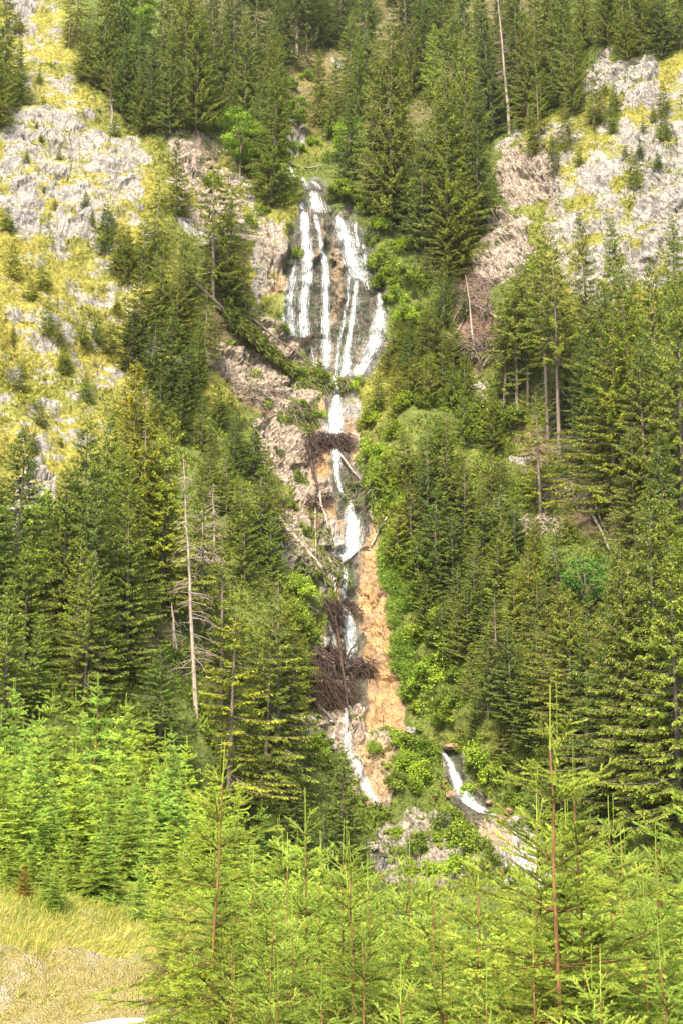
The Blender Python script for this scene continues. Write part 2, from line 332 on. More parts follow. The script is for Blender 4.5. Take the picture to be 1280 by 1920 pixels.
WET = [(.95, 9, [(552,400),(562,372),(590,335),(612,350),(622,400),(660,405),(700,450),(728,555),(732,650),(700,700),(660,725),(600,705),(535,632),(526,520),(548,470)]),
 (.9, 6, [(612,735),(655,735),(660,870),(700,960),(700,1000),(660,1060),(690,1070),(665,1120),(665,1200),(695,1290),(690,1340),(620,1350),(600,1280),(612,1130),(600,1050),(640,1030),(630,930),(615,880),(618,800)]),
 (.9, 6, [(820,1402),(850,1400),(880,1460),(925,1520),(880,1540),(840,1500)]),(.5, 10, [(900,1560),(1010,1560),(1020,1680),(920,1680)])]
YEL = [(1, 45, [(-500,-80),(110,-80),(180,200),(300,280),(330,560),(460,760),(300,800),(130,900),(-500,960)]),
 (.9, 30, [(980,200),(1090,200),(1300,60),(1800,60),(1800,600),(1050,590),(980,420)]),(.8, 20, [(300,240),(500,340),(560,400),(540,600),(430,560),(320,400)]),
 (.65, 15, [(655,740),(700,640),(760,640),(740,760),(700,860),(670,850)]),(.4, 20, [(780,1380),(1000,1340),(1000,1400),(840,1400)]),(.55, 20, [(520,60),(640,80),(640,260),(560,330),(530,200)]),(.15, 60, [(400,560),(900,560),(900,1400),(400,1400)])]
SOIL = [(1, 12, [(855,500),(900,480),(925,560),(935,660),(890,690),(845,620)]),(.8, 15, [(1010,880),(1130,890),(1170,1010),(1100,1000),(1030,940)]),(.9, 20, [(230,1110),(330,1100),(350,1260),(250,1260)]),(.8, 15, [(950,760),(1100,770),(1090,850),(960,860)]),
 (.95, 10, [(430,720),(600,745),(580,800),(500,790),(450,770)]),(.8, 10, [(500,930),(600,940),(600,1010),(520,1010)]),(.55, 40, [(300,-80),(1100,-80),(900,260),(400,230)]),(.8, 12, [(380,560),(470,600),(560,690),(480,660),(390,640)]),(1, 9, [(570,800),(660,800),(660,850),(580,880)])]
PINK = [(1, 20, [(375,560),(600,600),(620,960),(590,1120),(440,1120),(480,900),(370,700)]),(.9, 15, [(300,200),(420,280),(500,470),(340,430)]),(.8, 15, [(890,280),(1060,270),(1040,540),(880,540)]),(1, 12, [(560,1340),(760,1360),(760,1520),(560,1520)]),(.45, 14, [(695,1500),(1020,1540),(1020,1690),(695,1690)]),(.9, 12, [(1040,-50),(1300,-50),(1300,100),(1040,100)]),(.7, 10, [(490,420),(550,430),(540,610),(470,600)])]
def build_hill():
    px = np.arange(-420, 1701, 3.2); py = np.concatenate([np.arange(-260, 1830, 3.0)])
    GX, GY = np.meshgrid(px, py); nr, nc = GX.shape
    P = at(GX, GY, depth(GX, GY))
    def normals(P):
        a = np.gradient(P, axis=1); b = np.gradient(P, axis=0); n = np.cross(a, b); n = unit(n)
        return np.where((n[..., 1:2] > 0), -n, n)
    n = normals(P).reshape(-1, 3); Q = P.reshape(-1, 3)
    gx, gy = GX.ravel(), GY.ravel(); wx = gx + 14 * vnoise(Q / 3.1, 51) + 7 * vnoise(Q / 1.1, 52); wy = gy + 14 * vnoise(Q / 3.1, 53) + 7 * vnoise(Q / 1.1, 54)
    def acc(L):
        r = np.zeros(len(gx))
        for s, fe, poly in L: r = np.maximum(r, s * pmask(wx, wy, poly, fe))
        return r
    rock0 = acc(ROCK); och = acc(OCH); wet = acc(WET); yel = acc(YEL); soil = acc(SOIL); pink = acc(PINK)
    wet = wet * (1 - .85 * och)
    yel = yel * (.72 + .5 * vnoise(Q / 7., 66)).clip(.25, 1)
    # relief
    big = fbm(Q / np.array([26, 26, 40]), 3, 1)
    rk = sst(rock0, .35, .8)
    calm = 1 - .7 * np.maximum(sst(wet, .2, .8), .45 * sst(och, .2, .8))
    d = 2.4 * big * calm + 1.0 * fbm(Q / 6.5, 3, 9) * (1 - .6 * sst(wet, .2, .8))
    flut = ridged(Q / np.array([2.6, 2.6, 9.]), 3, 21); crag = ridged(Q / np.array([1.9, 1.9, 1.3]), 3, 31)
    ledge = np.abs(((Q[:, 2] + 2.2 * vnoise(Q / 5., 77)) / 3.4) % 1 - .5) * 2
    BL = np.zeros(len(d)); sel = rk > .02; Qs = Q[sel] + .5 * np.stack([vnoise(Q[sel] / 1.2, 91), vnoise(Q[sel] / 1.2, 92), vnoise(Q[sel] / 1.2, 93)], 1)
    c1, e1 = cells(Qs / np.array([3.4, 3.4, 5.5]), 201); c2, e2 = cells(Qs / np.array([.8, .8, 1.1]), 301)
    BL[sel] = (1.0 * (c1 - .5) + .28 * (c2 - .5)) - .35 * (1 - sst(e1, 0, .12)) - .15 * (1 - sst(e2, 0, .15)); BL *= calm
    d += rk * (.18 * flut + .13 * crag + .45 * ledge + BL) + (1 - rk) * (.45 * fbm(Q / 1.7, 3, 41) + .35)
    d += .12 * fbm(Q / .6, 2, 61)
    Q = Q + n * (d - .3)[:, None]
    rock = rock0 + .30 * fbm(Q / 2.2, 3, 71) * (rock0 > .3) * (rock0 < .9) + .12 * (flut - .2) * rk
    n2 = normals(Q.reshape(nr, nc, 3)).reshape(-1, 3); upf = sst(n2[:, 2] + .12 * fbm(Q / 1.5, 2, 95), .62, .92)
    rock = rock - upf * .6 * (1 - sst(wet, .2, .6)) * (1 - .8 * sst(och, .2, .6)) * (rock0 < .965)
    rock = np.clip(rock, 0, 1.1)
    i, j = np.meshgrid(np.arange(nr - 1), np.arange(nc - 1), indexing='ij'); i = i.ravel(); j = j.ravel()
    F = np.stack([i * nc + j, (i + 1) * nc + j, (i + 1) * nc + j + 1, i * nc + j + 1], 1)
    o = mesh('hillside', Q, F, M['terrain'], False, {'mask_a': ('FLOAT_COLOR', np.stack([rock, och, wet], 1)), 'mask_b': ('FLOAT_COLOR', np.stack([yel, soil, pink], 1))})
    tag(o, 'steep rocky mountainside of moss, grass and pale limestone cliffs', None, None, 'structure')
    return o, Q, dict(rock=rock, wet=wet, yel=yel, soil=soil, och=och, gx=gx, gy=gy, n=n, shape=(nr, nc)), F
HILL, HQ, HM, HF = build_hill()
HBVH = BVHTree.FromPolygons([tuple(v) for v in HQ.tolist()], [tuple(f) for f in HF.tolist()])
def hit(px, py):
    d = Vector(ray(px, py)).normalized(); r = HBVH.ray_cast(Vector((0, 0, CAMZ)), d)
    if r[0] is None: return None, None
    nn = r[1]
    if nn.dot(d) > 0: nn = -nn
    return np.array(r[0]), np.array(nn)

# ------------------------------------------------------------------ the near ground: terrace with the track on the left, slope on the right
NV = np.array([-.464, .886]); F0 = np.array([-3.77, 18.6])
def near_z(x, y):
    x = np.asarray(x, float); y = np.asarray(y, float)
    s = (x - F0[0]) * NV[0] + (y - F0[1]) * NV[1]
    base = 11.1
    zl = base + np.clip((-3.6 - s) * .24, 0, 3.3) + .85 * sst(s, 0, 1.7) * (1 - .5 * sst(x, -6.5, -3)) - .025 * np.clip(s, 0, 10)
    zl = zl - .17 * np.clip(y - 26, 0, 43) * sst(y, 26, 34)
    zr = np.maximum(CAMZ - 1.7 - .30 * y, .2) + np.exp(-np.abs(y - 48) / 12) * .3
    wl = 1 - sst(x, -3.3, -.2)
    wl = wl * (1 - .85 * sst(y, 60, 100))
    return np.where(True, zl * wl + zr * (1 - wl), 0)
def build_near():
    ys = np.concatenate([np.arange(-14, 12, .6), np.arange(12, 34, .16), np.arange(34, 118, .9)]); xs = np.concatenate([np.arange(-60, -10, 1.2), np.arange(-10, 4, .16), np.arange(4, 60, 1.2)])
    X, Y = np.meshgrid(xs, ys); Z = near_z(X, Y); Q = np.stack([X, Y, Z], -1).reshape(-1, 3)
    s = (Q[:, 0] - F0[0]) * NV[0] + (Q[:, 1] - F0[1]) * NV[1]
    road = sst(s, -3.9, -3.4) * (1 - sst(s, -.25, .05)); bank = sst(s, 0, .4) * (1 - sst(s, 1.6, 2.4)); left = 1 - sst(Q[:, 0], .5, 5)
    d = (1 - road) * (.16 * fbm(Q / 2.2, 3, 5) + .07 * fbm(Q / .5, 3, 6) + bank * .16 * ridged(Q / .45, 4, 8)) + .015 * fbm(Q / .3, 2, 7)
    Q[:, 2] += d
    dry = left * sst(s, -4.5, -3.5) * (1 - sst(s, 8, 16)); bare = bank * sst(fbm(Q / 1.3, 3, 15), .0, .5) * left * (1 - sst(s, .5, 1.0))
    nr, nc = X.shape; i, j = np.meshgrid(np.arange(nr - 1), np.arange(nc - 1), indexing='ij'); i = i.ravel(); j = j.ravel()
    F = np.stack([i * nc + j, i * nc + j + 1, (i + 1) * nc + j + 1, (i + 1) * nc + j], 1)
    o = mesh('ground', Q, F, M['near'], True, {'mask_b': ('FLOAT_COLOR', np.stack([dry, bare, 0 * s], 1))}); tag(o, 'near ground of dry grass and soil', None, None, 'structure')
    # the track, a sheet laid on the ground
    T = np.array([NV[1], -NV[0]]); L = np.arange(-14, 8, .4); Wd = np.linspace(-3.7, -.12, 14)
    LL, WW = np.meshgrid(L, Wd, indexing='ij'); WW = WW + .08 * np.sin(LL * 2.3) * (WW > -.2)
    X = F0[0] + T[0] * LL + NV[0] * WW; Y = F0[1] + T[1] * LL + NV[1] * WW; Z = near_z(X, Y) + .045
    Qr = np.stack([X, Y, Z], -1).reshape(-1, 3); nr, nc = X.shape; i, j = np.meshgrid(np.arange(nr - 1), np.arange(nc - 1), indexing='ij'); i = i.ravel(); j = j.ravel()
    F = np.stack([i * nc + j, (i + 1) * nc + j, (i + 1) * nc + j + 1, i * nc + j + 1], 1)
    ro = mesh('road', Qr, F, flat_mat('gravel_track', (.62, .58, .53), .95, (.45, .42, .38), 9), True); tag(ro, 'pale gravel forest track', None, None, 'structure')
build_near()
# ------------------------------------------------------------------ water
def stream(pts, name, label, dens=1.0, off=.18):
    pts = np.array(pts, float); seg = np.hypot(*np.diff(pts[:, :2], axis=0).T); cum = np.r_[0, np.cumsum(seg)]
    n = max(4, int(cum[-1] / 3.0)); t_ = np.linspace(0, cum[-1], n)
    cx = np.interp(t_, cum, pts[:, 0]); cy = np.interp(t_, cum, pts[:, 1]); wd = np.interp(t_, cum, pts[:, 2])
    rs = np.random.RandomState(int(pts[0, 0] * 7 + pts[0, 1])); cx = cx + np.convolve(rs.randn(n + 8), np.ones(9) / 9, 'valid')[:n] * .9
    m = max(7, int(wd.max() / 1.8)); V = []; fl = []; ok = []
    for a in range(n):
        for b in range(m):
            u = b / (m - 1) - .5; ww = wd[a] * 2.0 + 4
            h, nn = hit(cx[a] + u * ww, cy[a])
            if h is None: h = V[-1] if V else np.zeros(3); nn = np.array([0, -1, 0.])
            V.append(h + np.array([0, -.8, .45]) * (off + .12 * (1 - abs(2 * u))))
            k = math.exp(-(2 * u * 1.55) ** 2); end = min(1, (a + 1) / 3, (n - a) / 4)
            fl.append((u * ww / 12 + pts[0, 0] * .13, -cy[a] / 12, (.98 * k - .08) * dens * (.35 + .65 * end) - (.35 if b in (0, m - 1) else 0)))
    V = np.array(V).reshape(n, m, 3)
    V[:, :, 1] = (V[:, :, 1] + np.minimum(V[:, :, 1], np.roll(V[:, :, 1], 1, 0)) * 1.0) / 2 if n > 6 else V[:, :, 1]
    V[0] = V[1] * 2 - V[2] if n > 6 else V[0]
    i, j = np.meshgrid(np.arange(n - 1), np.arange(m - 1), indexing='ij'); i = i.ravel(); j = j.ravel()
    F = np.stack([i * m + j, (i + 1) * m + j, (i + 1) * m + j + 1, i * m + j + 1], 1)
    o = mesh(name, V.reshape(-1, 3), F, M['water'], True)
    a_ = o.data.attributes.new('flow', 'FLOAT_VECTOR', 'POINT'); a_.data.foreach_set('vector', np.array(fl, np.float32).ravel())
    tag(o, label, None, None, 'structure'); return o
ST = [
 ('thin trickle at the very top of the falls', 1, [(547,303,4),(545,318,4),(551,332,5),(560,340,4)]),
 ('left rill of the small step above the main falls', 1, [(565,333,5),(571,345,9),(577,358,9)]),('right rill of the small step above the main falls', 1, [(584,340,5),(593,348,8),(599,358,6)]),
 ('white crest of the main falls', 1.1, [(588,360,12),(590,375,18),(594,385,24),(598,402,36)]),('thin veil left of the white crest', .8, [(566,380,6),(568,395,12),(574,402,12)]),
 ('left main strand of the upper falls', 1.25, [(572,400,13),(573,440,13),(578,480,16),(578,510,16),(574,540,11),(570,580,11),(570,635,16)]),
 ('second thin strand beside the left main one', .9, [(568,395,5),(569,430,5),(573,470,6),(584,500,6),(582,540,5)]),
 ('outer left veil of the upper falls', .95, [(554,496,4),(548,525,12),(542,560,18),(541,600,20),(548,632,22)]),('left leg at the foot of the outer veil', 1, [(540,590,8),(534,600,8),(545,622,8),(552,634,6)]),
 ('middle strand of the upper falls', 1.2, [(591,404,7),(600,440,5),(606,480,6),(610,500,11),(611,560,9),(612,620,12),(613,665,14),(609,697,10)]),('small rill at the foot of the middle strand', .8, [(582,650,5),(588,675,9),(592,692,10)]),
 ('broad right strand of the upper falls', 1.2, [(634,406,5),(640,425,20),(648,450,26),(656,480,26),(665,510,24),(674,525,26)]),('right spill from the broad strand', 1.1, [(670,520,14),(684,528,12),(691,546,5)]),
 ('thin strand right of the broad one', .9, [(665,418,3),(667,440,5),(672,470,5)]),('outer thin strand at the right rim', .8, [(681,458,4),(684,490,6),(683,520,6)]),
 ('long right strand down to the pool', 1.15, [(668,527,7),(664,570,6),(660,600,7),(653,640,7),(650,670,12),(645,710,16)]),('hairline strand in the wet rock', .9, [(653,520,4),(652,560,4),(645,600,4),(637,640,4),(632,690,4),(629,708,4)]),
 ('far right fan of the upper falls', 1.15, [(710,550,5),(713,580,12),(708,620,20),(697,655,24),(682,682,22),(668,708,18)]),('left leg of the far right fan', .8, [(706,590,5),(697,625,8),(690,660,8)]),
 ('thin run through the branches below the pool', 1, [(628,705,8),(633,722,7),(632,742,7)]),('water behind the root dam', .9, [(627,818,16),(627,842,10)]),('short link above the third tier', 1, [(645,930,5),(650,937,5),(655,945,5)]),('short link under the third tier', 1, [(646,1045,9),(645,1056,7),(646,1066,7)]),('link into the fourth tier', 1, [(644,1128,9),(645,1142,11)]),('run from the fourth tier into the roots', 1, [(655,1222,18),(652,1240,8),(650,1260,6)]),('run over the ledge to the lower left cascade', .9, [(653,1330,6),(650,1350,7),(647,1370,9)]),('run below the lower left cascade', .9, [(690,1488,20),(702,1505,16),(716,1520,14)]),('link between the right cascade and the right step', 1, [(918,1527,8),(936,1533,8)]),
 ('second tier below the log', 1.3, [(632,740,6),(630,765,16),(628,790,24),(627,805,30),(627,822,30)]),('narrow run under the root tangle', 1.2, [(627,840,9),(631,862,14),(633,878,10),(631,893,7),(637,915,5),(646,934,5)]),
 ('third tier, a broad white fan', 1.3, [(655,940,4),(658,960,14),(660,985,24),(658,1010,30),(657,1035,34),(645,1052,18)]),('short run below the third tier', 1.1, [(646,1062,5),(646,1090,8),(643,1110,9),(644,1132,10)]),
 ('fourth tier beside the hanging roots', 1.3, [(645,1138,10),(650,1160,16),(654,1195,22),(656,1228,22)]),('left strand of the fourth tier', 1.1, [(623,1172,7),(626,1200,9),(630,1222,8)]),('thin strand down the rock foot', .9, [(650,1255,5),(651,1290,6),(653,1335,6)]),
 ('lower left cascade', 1.1, [(647,1368,10),(651,1398,13),(657,1420,10),(670,1440,15),(680,1462,14),(686,1480,16),(694,1494,20)]),('hairline beside the lower left cascade', .8, [(625,1372,4),(627,1405,6)]),
 ('lower right cascade', 1.35, [(828,1410,5),(842,1432,9),(852,1460,13),(864,1484,20),(882,1508,24),(905,1524,20)]),('foam lip at the foot of the right cascade', 1.1, [(890,1522,10),(905,1527,10),(925,1528,6)]),
 ('right step under the boulders', 1.1, [(936,1532,8),(944,1548,8),(952,1560,8)]),('wide veil over the lower right rocks', .78, [(965,1552,30),(972,1580,60),(980,1620,80),(990,1670,90)]),('white edge of the lower right veil', 1.2, [(965,1552,10),(988,1565,12),(999,1590,14),(1004,1625,16),(1012,1665,16)])]
ST += [('thin wide veil over the left part of the upper falls', .36, [(574,405,18),(572,480,30),(566,560,34),(562,635,34)]),('thin wide veil around the middle strand', .36, [(604,480,14),(610,580,22),(610,695,28)]),('thin wide veil around the broad right strand', .4, [(640,410,20),(660,470,44),(680,535,40)]),('thin veil under the broad right strand', .34, [(665,530,20),(660,620,26),(645,708,34)]),('thin veil around the far right fan', .4, [(712,560,16),(708,620,34),(690,670,40),(672,706,34)]),('spray around the second tier', .5, [(631,745,14),(628,822,46)]),('spray around the third tier', .5, [(656,945,12),(658,1045,50)]),('spray around the fourth tier', .5, [(648,1135,14),(652,1228,40)])]
for lab, dn, pts in ST: stream(pts, 'waterfall', lab, dn)

# ------------------------------------------------------------------ tree builders
def proto(name, parts):
    """parts: (name, V, F, material, smooth, attrs) hung on one empty; the empty is used for the first copy"""
    e = empty(name); L = []
    for pn, V, F, m_, sm, at_ in parts: L.append(mesh(pn, V, F, m_, sm, at_, e))
    PARTS[e.name] = L; e['proto'] = 1
    for o in [e] + L: C.objects.unlink(o)
    return e
def place(pr, name, loc, rz, s, col, label, cat, group, sw=1.0, tilt=(0, 0)):
    r = pr.copy(); r.name = name; C.objects.link(r)
    if 'proto' in r: del r['proto']
    r.location = loc; r.rotation_euler = (tilt[0], tilt[1], rz); r.scale = (s * sw, s * sw, s); r.color = (*col, 1)
    for ch in PARTS[pr.name]:
        c = ch.copy(); c.name = ch.name.split('.')[0]; C.objects.link(c); c.parent = r; c.color = (*col, 1)
    tag(r, label, cat, group); return r
def far_spruce(seed, H=20., Rm=2.4, c0=.06, spacing=.42, per=7, droop=.35, up=.15, tw=.55, tww=.20, hang=.5, gap=.12, prof=.8, ragged=.25, trunk_r=.2, bare=True):
    rs = np.random.RandomState(seed); KP = []; KD = []; KL = []; KW_ = []; KN_ = []; AG = []; wood = []; wr = []
    z = H * c0; lob = rs.rand(6) * 6.28
    while z < H * .995:
        t_ = (z / H - c0) / (1 - c0)
        L0 = Rm * (1 - t_) ** prof * (1 if t_ > .12 else .72 + 2.3 * t_) + .12
        nb = max(3, int(per * (.45 + .55 * (1 - t_)))); a0 = rs.rand() * 6.28
        for k in range(nb):
            if rs.rand() < gap: continue
            a = a0 + k * 6.283 / nb + rs.randn() * .25
            L = L0 * (1 + ragged * rs.randn() * .8) * (1 + .16 * math.sin(a * 2 + lob[0] + z * .35) + .10 * math.sin(a * 3 + lob[1] + z * .8))
            L = max(.15, L); dr = droop * (1 - t_ * .9) * (1 + .3 * rs.randn()); uu = up + .5 * t_ ** 2
            o = np.array([math.cos(a), math.sin(a), 0.]); lat = np.array([-o[1], o[0], 0.])
            def pos(s): return o * (L * s)[:, None] * 1.0 + np.array([0, 0, 1.]) * (z + rs_z + L * (-dr * s + (uu + dr * .35) * s * s))[:, None]
            rs_z = rs.randn() * .45 * spacing
            sp = np.linspace(0, 1, 4)
            if L > .7: wood.append(pos(sp)); wr.append(np.linspace(.022, .005, 4) * (.5 + L / 2.5))
            n = int(max(6, L / .062)); s = rs.uniform(.12, 1.0, n) ** .8
            P = pos(s); side = np.where(rs.rand(n) < .5, -1, 1)[:, None]
            D = o * rs.uniform(.25, 1.0, (n, 1)) + lat * side * rs.uniform(.1, 1.0, (n, 1)) + np.array([0, 0, -1.]) * (hang * rs.uniform(.2, 1.4, (n, 1))) 
            l = tw * (1.15 - .5 * s) * rs.uniform(.5, 1.2, n) * min(1, .35 + L / 1.6)
            # every spray of twigs is three smaller sprigs
            D = unit(D)
            for q in range(4):
                off = q / 4. * .85
                Dq = unit(D + rs.randn(n, 3) * .38 + np.array([0, 0, -.12 * q])); Nq = unit(np.array([0, 0, 1.]) + rs.randn(n, 3) * .55 + o * .3)
                KP.append(P + D * (l * off)[:, None]); KD.append(Dq); KL.append(l * (.62 - .08 * q)); KW_.append(tww * rs.uniform(.6, 1.2, n) * (l / tw + .25)); KN_.append(Nq)
                AG.append(np.clip(.15 + .5 * s + .22 * q / 3 + .14 * rs.randn(n), 0, 1))
        z += spacing * (.7 + .6 * rs.rand()) * (1 if t_ < .85 else .6)
    V, F = kites(np.concatenate(KP), np.concatenate(KD), np.concatenate(KL), np.concatenate(KW_), np.concatenate(KN_))
    age = np.repeat(np.concatenate(AG), 4)
    zz = np.linspace(-1.0, H * 1.01, 12); bend = np.cumsum(rs.randn(12) * .012 * H / 20)
    tp = np.stack([bend - bend[1], np.cumsum(rs.randn(12) * .01), zz], 1); tr = trunk_r * (1.02 - zz / H * .98).clip(.04)
    TV, TF = tubes([tp], [tr], 8)
    if c0 > .25 and bare:
        for k in range(40):      # dead stubs on the bare stem
            a = rs.rand() * 6.28; zb = rs.uniform(.1, 1.05) * H * c0; o = np.array([math.cos(a), math.sin(a), rs.uniform(-.7, .1)]); l = rs.uniform(.3, 1.6)
            wood.append(np.array([[0, 0, zb], o * l * .5 + [0, 0, zb], o * l + [0, 0, zb - .2 * l]])); wr.append([.025, .015, .006])
    WV, WF = tubes(wood, wr, 3)
    return [('trunk', np.concatenate([TV, WV]), np.concatenate([TF, WF + len(TV)]), M['bark'], True, None), ('crown', V, F, M['needle'], False, {'age': ('FLOAT', age)})]
def young_spruce(seed, H=4.0, yr=.36, needles=260, nl=.02, nw=.0035, side=.55, orders=2, width=.24, lead=.5, sparse=.15):
    """plantation spruce grown year by year: leader, whorls, herringbone side shoots, each shoot set with needles"""
    rs = np.random.RandomState(seed); SH = []      # base, end, age, order
    zs = [H]; k = 0; step = lead
    while zs[-1] > .15: zs.append(zs[-1] - step); step = yr * rs.uniform(.8, 1.2)
    wood = []; wr = []
    def branch(p, d, years, order, seglen):
        pts = [p.copy()]
        for j in range(years):
            age = years - j
            l = seglen * rs.uniform(.85, 1.15) * (.55 + .45 * (years - j) / years if order else 1)
            dd = d.copy(); dd[2] += (.05 if j > years * .4 else -.03) + rs.randn() * .02; dd = dd / np.linalg.norm(dd); d = dd
            e = p + d * l; SH.append((p.copy(), e.copy(), age, order)); 
            lat = np.cross(d, [0, 0, 1.]); lat /= np.linalg.norm(lat) + 1e-9
            if order < orders:
                if age > 1:
                    for sgn in (-1, 1):
                        if rs.rand() < sparse: continue
                        sy = min(age - 1, max(1, int((age - 1) * side + rs.rand())))
                        ds = d * .72 + lat * sgn * .69 + np.array([0, 0, rs.uniform(-.18, .12)])
                        branch(e, ds / np.linalg.norm(ds), sy, order + 1, seglen * .68)
                if order < orders and seglen > .1:
                    for q in range(4 if order < 1 else 2):
                        if rs.rand() < .35: continue
                        sgn = 1 if rs.rand() < .5 else -1; ds = d * .65 + lat * sgn * .7 + np.array([0, 0, rs.uniform(-.2, .2)])
                        b = p + d * l * rs.uniform(.3, .9); l2 = seglen * .5 * rs.uniform(.5, 1); SH.append((b, b + ds / np.linalg.norm(ds) * l2, age, orders))
            p = e; pts.append(p.copy())
        if order == 0 or years > 2:
            wood.append(np.array(pts)); wr.append(np.linspace(.0008 * years + .0015, .0015, len(pts)) * (1.5 if order == 0 else 1))
    for i in range(1, len(zs)):
        z = zs[i]; yrs = i; nb = rs.randint(5, 8); a0 = rs.rand() * 6.28
        SH.append((np.array([0, 0, z]), np.array([0, 0, zs[i - 1]]), i, -1))
        Ltot = width * (i ** .93) * (1 if i > 2 else 1.1)
        if z < .35: continue
        for k in range(nb):
            if rs.rand() < sparse * .6: continue
            a = a0 + k * 6.283 / nb + rs.randn() * .15; el = R(max(-16, 50 - 7.5 * i) + rs.randn() * 6)
            d = np.array([math.cos(a) * math.cos(el), math.sin(a) * math.cos(el), math.sin(el)])
            branch(np.array([0, 0, z]), d, yrs, 0, Ltot / yrs * rs.uniform(.8, 1.12))
        if i > 1:
            for k in range(9):       # small twigs between the whorls
                a = rs.rand() * 6.28; el = R(rs.uniform(0, 40)); d = np.array([math.cos(a) * math.cos(el), math.sin(a) * math.cos(el), math.sin(el)])
                branch(np.array([0, 0, z + rs.uniform(.1, .8) * (zs[i - 1] - z)]), d, max(1, int(i * .55)), 1, Ltot / yrs * .95)
    A = np.array([s[0] for s in SH]); B = np.array([s[1] for s in SH]); ag = np.array([s[2] for s in SH], float); od = np.array([s[3] for s in SH])
    keep = (ag < 7) & ~((od == -1) & (ag > 1)); A2, B2, a2, o2 = A[keep], B[keep], ag[keep], od[keep]
    L = np.linalg.norm(B2 - A2, axis=1); cnt = np.maximum(3, (L * needles * np.where(a2 > 3, .55, 1.0)).astype(int)); idx = np.repeat(np.arange(len(L)), cnt); n = len(idx)
    D = unit(B2 - A2)[idx]; rv = rs.randn(n, 3); rv -= D * (rv * D).sum(1)[:, None]; rv = unit(rv); rv[:, 2] += .25
    fwd = np.where(o2[idx] == -1, 1.6, 1.15)[:, None]
    nd = unit(rv + D * fwd * rs.uniform(.6, 1.3, (n, 1))); P = A2[idx] + (B2 - A2)[idx] * rs.uniform(0, 1.02, (n, 1)) ; l = nl * rs.uniform(.7, 1.2, n)[:, None] * np.where(o2[idx] == -1, .7, 1)[:, None]
    S = unit(np.cross(nd, rs.randn(n, 3))) * nw * .5
    V = np.stack([P - S, P + S, P + nd * l], 1).reshape(-1, 3); F = np.arange(3 * n).reshape(n, 3)
    base = np.where(a2 <= 1, .85, np.where(a2 <= 2, .35, np.where(a2 <= 3, .12, .0))); age = np.repeat(np.clip(base[idx] + .12 * rs.randn(n), 0, 1), 3)
    zz = np.array(zs[::-1]); zz = np.r_[-1.2, zz]; tr = .005 + .0058 * (H - zz); tr[-1] = .003; tp = np.stack([.01 * np.cumsum(rs.randn(len(zz))), .01 * np.cumsum(rs.randn(len(zz))), zz], 1)
    old = tubes([tp[:-1]], [tr[:-1]], 7); nw_ = tubes([tp[-2:]], [np.array([tr[-2], .003])], 5)
    WV, WF = tubes(wood, wr, 3)
    age_l = np.full(len(nw_[0]), .9); V2 = np.concatenate([V, nw_[0]]); ageall = np.concatenate([age, age_l])
    return [('trunk', old[0], old[1], M['ybark'], True, None), ('branches', WV, WF, M['ybark'], True, None), ('crown', V2, [F, nw_[1] + len(V)], M['young'], False, {'age': ('FLOAT', ageall)})]
def bush(seed, r=1.0, h=1.2, clumps=26, leaves=90, ls=.15, stems=6):
    rs = np.random.RandomState(seed); c = rs.randn(clumps, 3); c = unit(c) * rs.uniform(.3, 1, (clumps, 1)) ** .6; c[:, 2] = np.abs(c[:, 2] + .15)
    c = c * [r, r, h] + [0, 0, .1 * h]; cr = rs.uniform(.18, .38, clumps) * r
    idx = np.repeat(np.arange(clumps), leaves); n = len(idx); d = unit(rs.randn(n, 3)); P = c[idx] + d * (cr[idx] * rs.uniform(.4, 1.1, n) ** .6)[:, None]
    D = unit(d * .5 + rs.randn(n, 3) * .7 + [0, 0, -.15]); Nn = unit(d + [0, 0, .8] + rs.randn(n, 3) * .5)
    V, F = kites(P, D, ls * rs.uniform(.6, 1.3, n), ls * .62 * rs.uniform(.6, 1.2, n), Nn)
    age = np.repeat(np.clip(.45 + .35 * d[:, 2] * .6 + .2 * rs.randn(n) + .25 * rs.randn(clumps)[idx], 0, 1), 4)  # leaf tone: lighter towards the top of each clump, plus random spread
    pa = [np.array([[rs.randn() * .06 * r, rs.randn() * .06 * r, -.4], c[k] * [.35, .35, .5], c[k]]) for k in rs.choice(clumps, min(stems, clumps), False)]
    TV, TF = tubes(pa, [[.04 * r, .025 * r, .01 * r]] * len(pa), 5)
    return [('stems', TV, TF, M['bark'], True, None), ('foliage', V, F, M['leaf'], False, {'age': ('FLOAT', age)})]
